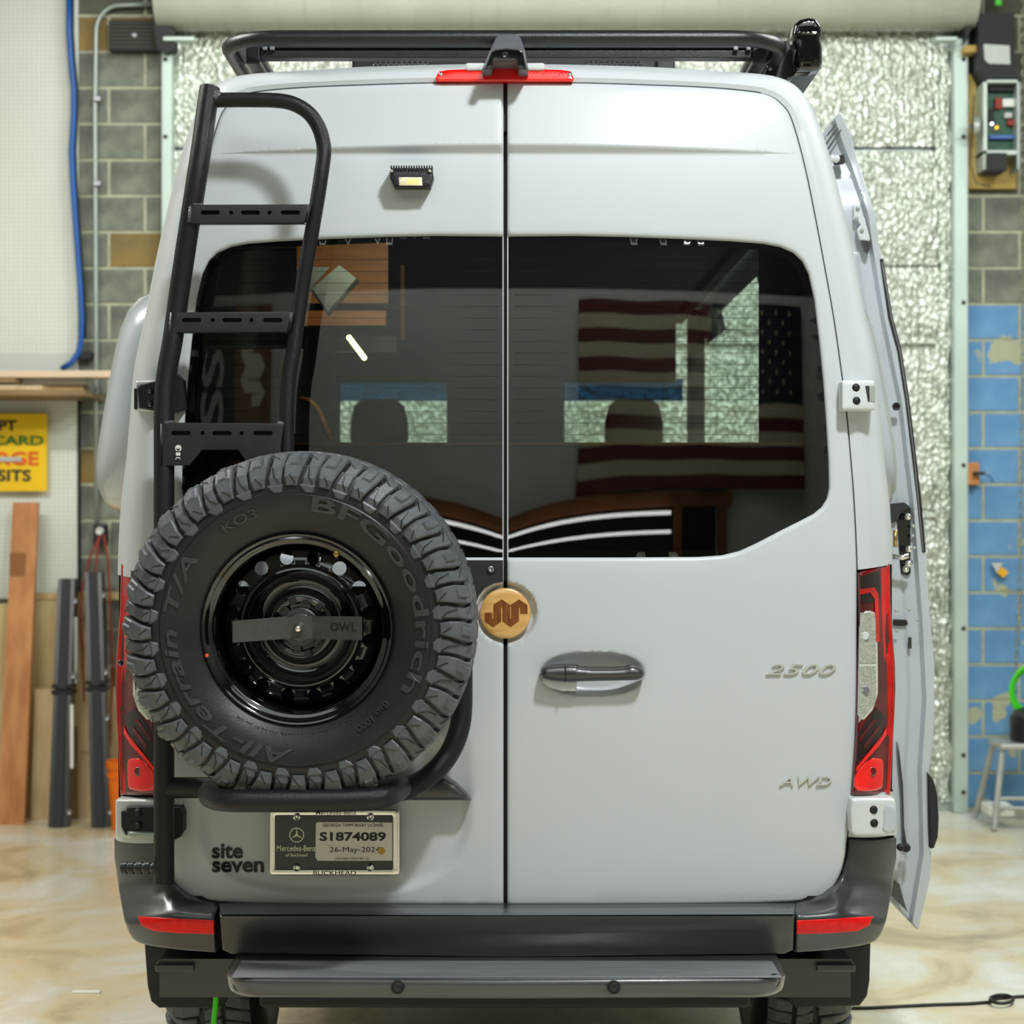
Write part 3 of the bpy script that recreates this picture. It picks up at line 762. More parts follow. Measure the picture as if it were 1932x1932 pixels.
for px, py, m in ((1872, 233, 'led_white'), (1881, 240, 'led_amber'), (1918, 235, 'led_red'), (1921, 246, 'led_amber')):
    wbox('indicator_light', px - 2, py - 2, px + 2, py + 2, 6.5, .02, m, parent=cb)
wbox('transformer', 1864, 288, 1900, 322, 6.4, .2, 'box_black', parent=cb)
MB().lathe([(0, .0), (.03, .0), (.03, .05), (0, .055)], Matrix.Translation(P(1838, 238, 6.45)) @ Matrix.Rotation(PI / 2.3, 4, 'Z'), 24).build('pulley', 'galvanised', cb, smooth=True, angle=30)
MB().tube([P(1828, 238, 6.42), P(1846, 238, 6.44)], .01, 8).build('shaft', 'zinc', cb)
MB().tube([P(1838, 180, 6.5), P(1834, 260, 6.5), P(1830, 310, 6.5), P(1842, 346, 6.5), P(1870, 352, 6.5)], .004, 6).build('wire', 'cord_black', cb)
mb_ = empty('motor_cover', P(1880, 90, 6.5), 'black metal cover with a white paper label above the control box', 'cover')
MB().prism([P(a, b, 6.45) for a, b in ((1846, 25), (1914, 25), (1914, 83), (1916, 130), (1922, 148), (1855, 148), (1846, 130))], (0, .22, 0)).build('cover', 'box_black', mb_)
MB().prism([P(a, b, 6.44) for a, b in ((1856, 83), (1905, 86), (1906, 121), (1866, 120), (1858, 112))], (0, .008, 0)).build('paper_label', 'paper', mb_)
wbox('timber_spacer', 1820, 85, 1846, 98, 6.5, .15, 'plywood', 'small timber block behind the track beside the motor cover', 'block')
wbox('green_tag', 1878, -20, 1890, 10, 6.5, .02, 'cord_green', 'green strap end hanging at the top right of the wall', 'strap')
ob = empty('outlet_block', P(1838, 893, 6.6), 'small timber block with a black plug on the blue painted wall', 'outlet')
wbox('timber_block', 1826, 873, 1848, 914, 6.6, .08, 'wood_orange', parent=ob)
wbox('plug', 1838, 890, 1858, 896, 6.55, .05, 'box_black', parent=ob)
MB().tube([P(1858, 893, 6.57), P(1868, 900, 6.57), P(1874, 910, 6.58)], .003, 6).build('wire', 'cord_black', ob)
tg = empty('wall_tag', P(1885, 1075, 6.65), 'white and yellow folded tags stuck on a blue block', 'tag')
MB().prism([P(a, b, 6.64) for a, b in ((1871, 1062), (1892, 1062), (1882, 1082))], (0, .02, 0)).build('white_tag', 'paper', tg)
MB().prism([P(a, b, 6.63) for a, b in ((1882, 1080), (1892, 1070), (1903, 1080), (1893, 1090))], (0, .02, 0)).build('yellow_tag', 'tag_yellow', tg)
# chain
def chain(path, label):
    P3 = [Vector(p) for p in path]; mb = MB(); d = 0; k = 0; pos = []
    for a, b in zip(P3, P3[1:]):
        L = (b - a).length; t = d
        while t < L: pos.append((a.lerp(b, t / L), (b - a).normalized())); t += .034
        d = t - L
    for k, (p, dr_) in enumerate(pos):
        q = dr_.to_track_quat('Z', 'Y').to_matrix().to_4x4() @ Matrix.Rotation(PI / 2 * (k % 2) + .3, 4, 'Z')
        V = [p + q @ Vector((.010 * math.cos(t), 0, .021 * math.sin(t))) for t in [2 * PI * i / 8 for i in range(8)]]
        mb.tube(V + [V[0]], .0035, 5, cap=False)
    mb.build('door_chain', 'chain_metal', smooth=True, label=label, cat='chain')
chain([P(1932, -60, 6.4), P(1930, 600, 6.4), P(1924, 1150, 6.4), P(1909, 1400, 6.4)], 'hanging metal pull chain in front of the blue painted blocks')
chain([P(1960, -60, 6.4), P(1958, 900, 6.4), P(1945, 1370, 6.4)], 'second strand of the pull chain, just beyond the frame edge')
# step stool
so = empty('step_stool', P(1900, 1540, 6.1), 'grey metal step stool standing against the blue wall', 'stool')
def pz(px, py, Y):
    return P(px, py, Y)
zt = P(0, 1400, 6.1).z; xl, xr = P(1878, 0, 6.1).x, P(2000, 0, 6.1).x
MB().box(xl, xr, 5.98, 6.28, zt - .03, zt, .008).build('top_step', 'stool_metal', so)
for sx, x0, x1 in ((0, xl + .02, xl - .05), (1, xr - .02, xr + .05)):
    for y0, y1 in ((6.02, 5.9), (6.24, 6.38)):
        MB().tube([(x0, y0, zt - .02), (x1, y1, .01)], .017, 8).build('leg', 'stool_metal', so, smooth=True, angle=40)
for z, y in ((.16, 5.94), (.11, 5.93)):
    MB().box(xl - .03, xr + .03, y, y + .02, z, z + .018, .004).build('cross_bar', 'stool_metal', so)
MB().box(xl - .02, xl + .01, 5.93, 6.34, .10, .12, .004).build('side_bar', 'stool_metal', so)
tk = P(1950, 1395, 6.1)
e = empty('shop_tank', (tk.x, 6.13, zt), 'black tank standing on the grey step stool', 'tank')
vl([(0, .001), (0, .11), (.02, .12), (.13, .12), (.17, .09), (.19, .03), (.19, .001)], (tk.x, 6.13, zt), 28).build('tank_body', 'tank_black', e, smooth=True, angle=40)
MB().box(tk.x - .03, tk.x + .03, 6.1, 6.16, zt + .18, zt + .22, .008).build('tank_valve', 'zinc', e)
hc = P(1950, 1305, 6.2)
mb = MB()
for k in range(4):
    r = .125 - .01 * k
    V = [Vector((hc.x + r * math.cos(t), 6.2 + .02 * k, hc.z + r * 1.15 * math.sin(t))) for t in np.linspace(0, 2 * PI, 33)]
    mb.tube(V, .009, 8, cap=False)
mb.build('hose_coil', 'cord_green', smooth=True, label='coil of bright green hose hanging above the black tank', cat='hose')
wbox('white_box', 1866, 1521, 1915, 1541, 6.0, .2, 'box_white', 'small white box on the floor beneath the step stool', 'box', b=.01)
# black cable on the floor
cp = [(1560, 1906), (1640, 1905), (1700, 1902), (1760, 1899), (1830, 1897), (1868, 1894), (1878, 1888), (1900, 1885), (1932, 1883), (1990, 1884)]
MB().tube([floor_pt(a, b) + Vector((0, 0, .006)) for a, b in cp], .006, 8).build('floor_cable', 'cord_black', smooth=True, label='thin black cable snaking over the floor at the right with a small loop', cat='cable')
lp = [(1868 + 22 + 22 * math.cos(t), 1894 + 8 * math.sin(t)) for t in np.linspace(PI, 3 * PI, 20)]
MB().tube([floor_pt(a, b) + Vector((0, 0, .016)) for a, b in lp], .006, 8).build('cable_loop', 'cord_black', smooth=True, label='small loop lying in the black floor cable', cat='cable')
# ================================================================ VAN
VAN = empty('camper_van', (0, 3, 0), 'tall light grey camper van seen from behind, with ladder, spare wheel and roof rack', 'van')
def part(name, parent=VAN, at=(0, 0, 0)): return empty(name, at, parent=parent)

# measured outlines, right half; the left half mirrors them
D_ = [(1560, 1690), (1577, 1668), (1588, 1645), (1595, 1618), (1598, 1590), (1606, 1506), (1614, 1385), (1617, 1271), (1617, 1190), (1617, 1075), (1612, 957), (1605, 864), (1598, 786), (1588, 705), (1573, 600), (1554, 493), (1538, 408), (1523, 334), (1508, 272), (1492, 221), (1477, 198), (1453, 180), (1415, 172), (1338, 165), (1222, 160), (1084, 156), (953.5, 155)]
B_ = [(1655, 1770), (1664, 1740), (1674, 1700), (1682, 1660), (1687, 1579), (1683, 1506), (1685, 1385), (1685, 1271), (1683, 1190), (1682, 1062), (1677, 960), (1666, 864), (1659, 780), (1651, 693), (1631, 600), (1612, 500), (1593, 415), (1573, 334), (1555, 272), (1534, 217), (1516, 186), (1490, 162), (1443, 147), (1338, 139), (1222, 132), (1086, 128), (953.5, 126)]
DR = smooth_loop
def dense_pair(D, B, n=6):
    d, b = [], []
    for i in range(len(D) - 1):
        for k in range(n):
            t = k / n
            def cr(L, i, t):
                p0, p1, p2, p3 = (np.array(L[max(0, min(len(L) - 1, j))], float) for j in (i - 1, i, i + 1, i + 2))
                return .5 * ((2 * p1) + (-p0 + p2) * t + (2 * p0 - 5 * p1 + 4 * p2 - p3) * t * t + (-p0 + 3 * p1 - 3 * p2 + p3) * t ** 3)
            d.append(cr(D, i, t)); b.append(cr(B, i, t))
    d.append(np.array(D[-1], float)); b.append(np.array(B[-1], float))
    return np.array(d), np.array(b)
dR, bR = dense_pair(D_, B_)
def mirror(a): m = a[::-1].copy(); m[:, 0] = 2 * 953.5 - m[:, 0]; return m[1:]
CUT = lambda y: 1080 < y < 1501 or y > 1582
dA = np.concatenate([dR, mirror(dR)]); bA = np.concatenate([bR, mirror(bR)])
# push the opening edge out by a hair so a dark shut line remains
DEP = .15
base0 = surf(dA[:, 0], dA[:, 1], 0)
side0 = surf(bA[:, 0], bA[:, 1], -DEP)
rings = [base0 + np.array([0, .05, 0])]
base1 = surf(dA[:, 0] + np.sign(dA[:, 0] - 953.5) * 2.2, dA[:, 1] - np.where(dA[:, 1] < 175, 2.0, 0), 0)
rings.append(base1 + np.array([0, .006, 0]))
for k in range(1, 11):
    a = k / 10 * PI / 2
    L = math.sin(a); Dp = 1 - math.cos(a)
    q = base1 + (side0 - base1) * np.array([L, 0, L]); q[:, 1] = base1[:, 1] + (side0[:, 1] - base1[:, 1]) * Dp
    rings.append(q)
for y, sc in ((.6, 1.0), (1.2, 1.0), (1.58, 1), (2.2, 1), (2.8, 1), (3.5, 1), (4.2, .995), (4.75, .985)):
    q = side0.copy(); q[:, 1] = y; q[:, 0] *= sc; rings.append(q)
nose = []
for y, zc, sx in ((5.2, 2.3, .93), (5.6, 1.75, .88), (5.75, 1.45, .86), (6.1, 1.2, .8), (6.2, 1.0, .74)):
    q = side0.copy(); q[:, 1] = y; q[:, 0] *= sx; q[:, 2] = np.minimum(q[:, 2], zc); nose.append(q)
rings += nose
n = len(dA); V = np.concatenate(rings); F = []
for j in range(len(rings) - 1):
    for i in range(n - 1):
        a, b, c, d_ = j * n + i, j * n + i + 1, (j + 1) * n + i + 1, (j + 1) * n + i
        ym = V[[a, b, c, d_], 1].mean(); zm = V[[a, b, c, d_], 2].mean(); xm = V[a, 0]
        if j < 11 and CUT(dA[i, 1]): continue
        if xm > .5 and 2.2 < ym < 3.5 and .6 < zm < 2.52: continue      # open side doorway
        if j > 11 and xm > .5 and 3.5 < ym < 4.76 and 1.5 < zm < 2.45: continue
        if 4.75 < ym < 5.7 and 1.5 < zm and j >= len(rings) - 6: continue   # windscreen opening
        F.append((a, b, c, d_))
body = build('body_shell', V, F, 'van_paint', VAN, smooth=True, angle=40)
bm = bmesh.new(); bm.from_mesh(body.data); bmesh.ops.recalc_face_normals(bm, faces=bm.faces)
bm.to_mesh(body.data); bm.free(); body.data.set_sharp_from_angle(angle=math.radians(40))
MB().box(-.72, .72, 6.12, 6.2, .45, 1.0, .02).build('front_grille', 'gloss_black', VAN)
V = [(-.78, 4.85, 2.66), (.78, 4.85, 2.66), (.8, 5.68, 1.55), (-.8, 5.68, 1.55)]
build('windscreen', V, [(0, 1, 2, 3)], 'clear_glass', VAN)
MB().box(-.9, .9, .12, 6.0, .42, .52).build('underbody', 'bumper_plastic', VAN)

# ---- inner lining, so the tinted panes look into a dark cabin
IN = part('interior', at=(0, 3, 1.6))
def ibox(n, x0, x1, y0, y1, z0, z1, m, b=0): return MB().box(x0, x1, y0, y1, z0, z1, b).build(n, m, IN)
ibox('floor_panel', -.82, .82, .14, 4.7, .55, .6, 'interior_dark')
ibox('side_lining', -.83, -.79, .14, 4.7, .55, 2.6, 'interior_dark')
ibox('side_lining', .8, .84, .14, 1.35, .55, 2.55, 'interior_dark')
ibox('side_lining', .8, .84, 3.5, 4.7, .55, 1.5, 'interior_dark')
ibox('side_lining', .78, .82, 1.35, 4.7, 2.57, 2.61, 'interior_dark')
ibox('headlining', -.81, .81, .2, 4.7, 2.60, 2.64, 'interior_dark')
YB = 4.3; sB = (YB - CY) / FPX
def IB(px, py): p = P(px, py, YB); return p.x, p.z
xs = [(-.82, IB(615, 0)[0]), (IB(843, 0)[0], IB(1065, 0)[0]), (IB(1297, 0)[0], IB(1330, 0)[0])]
for a, b in xs: ibox('cab_bulkhead', a, b, YB, YB + .03, 1.6, 2.6, 'interior_grey')
ibox('cab_bulkhead', -.82, .76, YB - .01, YB + .04, IB(0, 722)[1], 2.62, 'interior_grey')
# roof of the cab carries blue shade bands
for a, b in ((612, 846), (1062, 1298)):
    ibox('shade_band', IB(a, 0)[0], IB(b, 0)[0], YB + .3, YB + .305, IB(0, 750)[1], IB(0, 715)[1] + .02, 'visor_blue')
for k, (a, b) in enumerate(((660, 768), (1143, 1252))):
    Ys = 3.9; o = panel('seat_headrest', [(a + 8, 850), (a, 826), (a + 1, 792), (a + 8, 764), (a + 22, 753), (b - 22, 753), (b - 8, 764), (b - 1, 792), (b, 826), (b - 8, 850)], 'seat_fabric', IN, fn=lambda x, y: np.array([P(i, j, Ys) for i, j in zip(x, y)]), er=7, ed=.02, thick=.12)
    c = P((a + b) / 2, 0, Ys).x
    ibox('seat_back', c - .24, c + .24, Ys + .02, Ys + .16, 1.2, 1.98, 'seat_fabric', .05)
# bed panel with wood edging below the view line
zb = P(0, 832, .35).z
ibox('rear_cabinet', -.8, .8, .30, .34, 1.3, zb - .012, 'interior_dark')
ibox('wood_edge', -.8, .8, .29, .345, zb - .012, zb - .006, 'interior_wood')
# upper wooden lockers at the left, with the lit strip and mirror panel
ibox('wood_locker', P(560, 0, 1.6).x, P(732, 0, 1.6).x, 1.6, 1.64, P(0, 572, 1.6).z, 2.6, 'interior_wood')
ibox('wood_locker', P(560, 0, 1.5).x, P(728, 0, 1.5).x, 1.5, 1.54, P(0, 614, 1.5).z, P(0, 586, 1.5).z, 'interior_wood')
ibox('wood_slat', P(756, 0, 2).x, P(763, 0, 2).x, 2, 2.02, P(0, 640, 2).z, P(0, 500, 2).z, 'interior_wood')
ibox('roof_hatch', P(612, 0, 2.5).x, P(748, 0, 2.5).x, 2.5, 2.53, P(0, 664, 2.5).z, P(0, 634, 2.5).z, 'hinge_paint')
def ipoly(nm, pts, Y, m, d=.01): return MB().prism([P(a, b, Y) for a, b in pts], (0, d, 0)).build(nm, m, IN)
ipoly('mirror_panel', [(588, 545), (640, 500), (672, 525), (619, 588)], 1.2, 'print_grey')
ipoly('mirror_panel', [(560, 560), (560, 504), (622, 504), (586, 546)], 1.25, 'print_grey')
ipoly('mirror_edge', [(586, 548), (620, 596), (678, 530), (673, 526), (620, 590), (590, 546)], 1.18, 'interior_dark')
MB().tube([P(658, 636, 1.1), P(688, 676, 1.0)], .0085, 8).build('light_tube', 'tube_warm', IN, smooth=True)
arcp = [(566, 752), (585, 756), (600, 772), (612, 800), (624, 832)]
MB().tube([P(a, b, 1.4) for a, b in arcp], .009, 8).build('wood_hoop', 'interior_wood', IN, smooth=True)
ibox('cabin_fill_housing', -.5, -.2, 1.0, 1.05, 2.56, 2.6, 'hinge_paint', .004)  # housing made up for the added cabin fill
area('cabin_fill_light', (-.35, 1.02, 2.54), (-.35, 1.6, 2.1), .3, .06, 2.6, (1, .95, .8))  # fill added to brighten the wood lockers

# ---- doors
def dispR(px, py):
    dx = np.abs(px - 953.5); t = np.clip(1 - (dx / 545) ** 2, 0, 1); yl = 290.; yu = yl - 18 * t
    up = np.clip((py - (yu - 140)) / 140, 0, 1) * (py < yu); mid = np.where(py >= yu, np.clip((yl - py) / np.maximum(yl - yu, .5), 0, 1), 0)
    d = -.021 * t * np.where(py < yu, up, mid)
    r = np.hypot(px - 955, py - 1157); d = d + .022 * sm((60 - r) / 9)
    v = (np.abs((px - 1118) / 102)) ** 2.4 + (np.abs((py - 1272) / 43)) ** 2.2
    d = d + .04 * sm((1.02 - v) / .75)
    # shallow swage between panel and window, soft crown of the lower door
    d = d - .010 * np.exp(-((py - 1506) / 60.) ** 2) * 0
    return d
def dispL(px, py):
    d = dispR(px, py)
    ax = np.abs((px - 630) / 262); ay = np.abs((py - 1500) / 188)
    v = ax ** 3. + ay ** 3.
    return d + .016 * sm((1.05 - v) / .3) * (py > 1400)
W_ = [(959, 445), (1086, 444), (1179, 446), (1290, 450), (1377, 454), (1440, 459), (1472, 465), (1497, 476), (1514, 492), (1526, 516), (1537, 565), (1547, 650), (1554, 720), (1559, 789), (1564, 871), (1565, 921), (1561, 941), (1551, 957), (1535, 970), (1510, 983), (1476, 1000), (1426, 1026), (1395, 1040), (1362, 1048), (1317, 1051), (1180, 1052), (959, 1052)]
def door_outline():
    D = [tuple(p) for p in dR if p[0] > 958]
    bot = [(957, 1708), (1100, 1708), (1300, 1707), (1430, 1705), (1500, 1702), (1535, 1698)]
    out = bot + [(x, y) for x, y in D] + [(957, 156)]
    return out
DO = door_outline()
ledge = [(953.5 + sg * dx, y) for dx in range(10, 545, 9) for sg in (1,) for y in (lambda yu: (yu - 3, yu - .5, yu + 3, (yu + 290) / 2, 287.5, 290.5, 294))(290 - 18 * (1 - (dx / 545) ** 2)) if True]
ledge = [(x, y) for x, y in ledge]
for nm, mf, disp, cx in (('rear_door', lambda L: L, dispR, 0), ('rear_door', mir, dispL, 1)):
    dpt = part('rear_door', at=(.4 if not cx else -.4, 0, 1.6))
    dense = [(1010, 1225, 1225, 1322, 4.5), (957, 1095, 1020, 1215, 4)] if not cx else [(882, 1095, 950, 1215, 4), (340, 1490, 920, 1706, 6.5)]
    ex = ledge if not cx else mir(ledge)
    panel('outer_skin', mf(DO), 'van_paint', dpt, holes=[mf(W_)], disp=disp, step=15, bstep=7, er=7, ed=.008, hr=9, hd=.010, thick=.03, dense=dense, extra=ex, angle=50)
    # tinted pane with its black ceramic border
    gl = lambda x, y: surf(x, y, -.012, None, glass_base)
    def glass_base(x, z): return base(x, z) + .004 * np.exp(-np.abs(x) / .16) * sm((z - 1.45) / .45)
    pn = panel('window_pane', mf(W_), 'tinted_glass', dpt, fn=gl, thick=0, step=14, angle=None)
    Wa = np.array(W_, float); c = np.array([1262., 750.])
    inn = []
    for x, y in W_:
        s_ = 1 if True else 0
        inn.append((min(max(x - 14 * np.sign(x - 1262) * (1 if abs(x - 1262) > 200 else abs(x - 1262) / 200), 963), 1553) if x > 980 else 959.8, y - 12 * np.sign(y - 750)))
    panel('ceramic_border', mf(W_), 'seal_rubber', dpt, holes=[mf(inn)], fn=lambda x, y: surf(x, y, -.0145, None, glass_base), thick=.002, step=40)
    MBw = MB()
    for yy in range(490, 850, 22):
        q = surf(np.linspace(970 if not cx else 385, 1530 if not cx else 940, 30), np.full(30, float(yy)) , -.014)
        # keep inside the pane
        pts = np.array([(a, yy) for a in np.linspace(970 if not cx else 385, 1530 if not cx else 940, 30)]); ok = inside(pts, np.array(mf(inn)))
        q = [Vector(p) for p, k in zip(q, ok) if k]
        if len(q) > 1: MBw.tube(q, .0006, 3, cap=False)
    MBw.build('heating_wires', 'seal_rubber', dpt, kind='stuff')
    MB().box(-.82 if cx else .006, -.006 if cx else .82, .11, .13, .66, 1.52).build('door_inner_panel', 'seal_rubber', dpt)
    if not cx:
        hd = panel('door_handle', smooth_loop([(1019, 1270), (1022, 1260), (1034, 1256), (1085, 1254), (1096, 1260), (1178, 1260), (1190, 1254), (1206, 1258), (1217, 1266), (1217, 1278), (1206, 1284), (1180, 1285), (1092, 1287), (1084, 1289), (1046, 1287), (1024, 1282), (1019, 1277)], 1), 'bumper_plastic', dpt, off=.05, er=14, ed=.022, thick=.02, step=8, bstep=4, label='satin black pull handle')
        panel('handle_joint', [(1066, 1256), (1068, 1256), (1068, 1287), (1066, 1287)], 'seal_rubber', hd, off=.0502, thick=.004)
        panel('handle_mount', [(1022, 1272), (1088, 1272), (1088, 1305), (1060, 1304), (1036, 1298), (1024, 1288)], 'van_paint', dpt, off=.03, thick=.06, er=4, ed=.004)
        text('size_badge', '2500', (1445, 1253, 1578, 1273), 'badge_chrome', dpt, lambda x, y: surf(x, y, .007), .006, bold=.0, shear=.35, label='chrome number badge')
        text('drive_badge', 'AWD', (1471, 1465, 1570, 1482), 'badge_chrome', dpt, lambda x, y: surf(x, y, .007), .006, bold=.0, shear=.35, label='chrome letter badge')
        bd = part('badge', at=tuple(S1(953, 1157)))
        mt = Matrix.Translation(S1(953.5, 1157, -.01))
        MB().lathe([(-.012, .064), (.004, .065), (.009, .0635), (.0115, .060), (.0125, .05), (.0125, .0001)], mt, 64).build('wood_disc', 'maple', bd, smooth=True, angle=35)
        sc = lambda pts: [(860 + a / 4.83, 1040 + b / 4.83) for a, b in pts]
        em = sc([(262, 560), (333, 560), (333, 615), (343, 615), (343, 487), (418, 438), (497, 492), (577, 438), (653, 490), (653, 570), (587, 570), (585, 515), (576, 515), (576, 635), (500, 692), (424, 637), (424, 515), (413, 515), (413, 640), (340, 695), (262, 635)])
        panel('inlaid_emblem', em, 'walnut', bd, holes=[sc([(494, 500), (502, 500), (502, 615), (494, 615)])], fn=lambda x, y: np.array([P(a, b, S1(953.5, 1157, -.01).y - .0132) for a, b in zip(x, y)]), thick=.001, step=20, bstep=12, smooth=False)
    else:
        panel('cover_plate', [(780, 1057), (949, 1057), (949, 1098), (932, 1101), (915, 1109), (903, 1124), (894, 1150), (780, 1150)], 'plate_black', dpt, off=.004, thick=.006, step=30)
        MB().lathe([(0, .009), (.005, .009), (.008, .006), (.006, .003), (.004, .0)], Matrix.Translation(S1(926, 1074, .004)), 16).build('plate_bolt', 'zinc', dpt, smooth=True)
        MB().lathe([(0, .012), (.003, .012), (.003, 0)], Matrix.Translation(S1(929, 1075, .003)), 16).build('bolt_washer', 'seal_rubber', dpt)
        lh = panel('lamp_housing', smooth_loop([(700, 1512), (889, 1512), (880, 1500), (862, 1482), (838, 1466), (780, 1472), (700, 1480)], 0), 'bumper_plastic', dpt, off=.045, er=10, ed=.02, thick=.06, step=10, bstep=5)
        for tx, bx in (('site', (400, 1592, 458, 1620)), ('seven', (400, 1625, 498, 1646))):
            text('door_lettering', tx, bx, 'ink_black', dpt, lambda x, y: surf(x, y, .003, dispL), .001, bold=.028)
# rubber behind the gaps
panel('door_seal', [(949, 165), (958, 165), (958, 1700), (949, 1700)], 'seal_rubber', VAN, off=-.026, disp=lambda a, b: dispR(a, b) * (np.abs(b - 281) > 30), thick=.01, step=8)
sealV = np.concatenate([surf(dA[:, 0] - np.sign(dA[:, 0] - 953.5) * 16, dA[:, 1] + np.where(dA[:, 1] < 175, 14, 0), -.014), surf(dA[:, 0] + np.sign(dA[:, 0] - 953.5) * 5, dA[:, 1] - np.where(dA[:, 1] < 175, 5, 0), -.016)])
build('door_seal', sealV, [(i, i + 1, n + i + 1, n + i) for i in range(n - 1)], 'seal_rubber', VAN)
MB().box(-.80, .80, .03, .05, .62, .70).build('door_seal', 'seal_rubber', VAN)

# ---- third brake light, camera pod
panel('brake_light', [(821, 145), (828, 134), (845, 131), (870, 130), (905, 129), (905, 126), (1000, 126), (1000, 129), (1060, 131), (1078, 134), (1083, 148), (1081, 153), (823, 153)], 'red_bright', VAN, off=.02, er=4, ed=.006, thick=.05, step=8, bstep=5, label='long red brake light strip')
for px in (832, 1075): MB().lathe([(0, .006), (.004, .005), (.005, 0)], Matrix.Translation(S1(px, 140, .02)), 12).build('light_screw', 'chrome', VAN, smooth=True)
pod = part('camera_pod', at=tuple(S1(953, 110)))
Yf = .015
podY = lambda b: Yf + max(0, 94 - b) * .0026
pod_o = [(910, 131), (925, 94), (936, 70), (944, 64), (974, 64), (982, 70), (990, 94), (997, 131), (979, 131), (975, 116), (931, 116), (927, 131)]
panel('pod_cowl', pod_o, 'rack_grey', pod, fn=lambda x, y: np.array([P(a, b, podY(b)) for a, b in zip(x, y)]), er=3, ed=.005, thick=.10, step=7, bstep=4)
panel('pod_face', [(915, 131), (927, 98), (935, 93), (955, 91), (978, 93), (986, 98), (993, 131), (979, 131), (975, 116), (931, 116), (927, 131)], 'gloss_black', pod, fn=lambda x, y: np.array([P(a, b, Yf - .003) for a, b in zip(x, y)]), er=2, ed=.001, thick=.004, step=10, bstep=5)
MB().lathe([(0, .0085), (.004, .008), (.002, .005), (.002, 0)], Matrix.Translation(P(953, 104, Yf - .003)), 16).build('camera_lens', 'rim_black', pod, smooth=True)
for a, b in ((878, 916), (992, 1028)):
    q0, q1 = P(a, 128, .1), P(b, 118, .1); MB().box(q0.x, q1.x, .1, .2, q0.z - .006, q1.z, .006).build('pod_gasket', 'hinge_paint', pod)

# ---- work light
wl = part('work_light', at=tuple(S1(775, 330)))
def wfn(off): return lambda x, y: surf(x, y, off)
panel('lamp_body', [(736, 317), (814, 317), (818, 332), (812, 352), (744, 352), (735, 334)], 'powder_black', wl, off=.055, er=3, ed=.004, thick=.055, step=10, bstep=5)
mb = MB()
for k in range(17):
    x = 738 + k * 4.8; a, b = S1(x - 1.2, 322, .057), S1(x + 1.2, 313, .052); mb.box(a.x, b.x, a.y - .001, a.y + .05, a.z, b.z)
mb.build('cooling_fins', 'powder_black', wl)
panel('lamp_lens', [(752, 334), (796, 334), (797, 350), (753, 350)], 'led_lens', wl, off=.058, thick=.006, er=2, ed=.002)
panel('led_chip', [(768, 338), (790, 338), (790, 347), (768, 347)], 'led_yellow', wl, off=.0585, thick=.001)
for px in (739, 811): MB().lathe([(0, .005), (.003, .005), (.004, 0)], Matrix.Translation(S1(px, 322, .058)), 10).build('lamp_screw', 'chrome', wl, smooth=True)

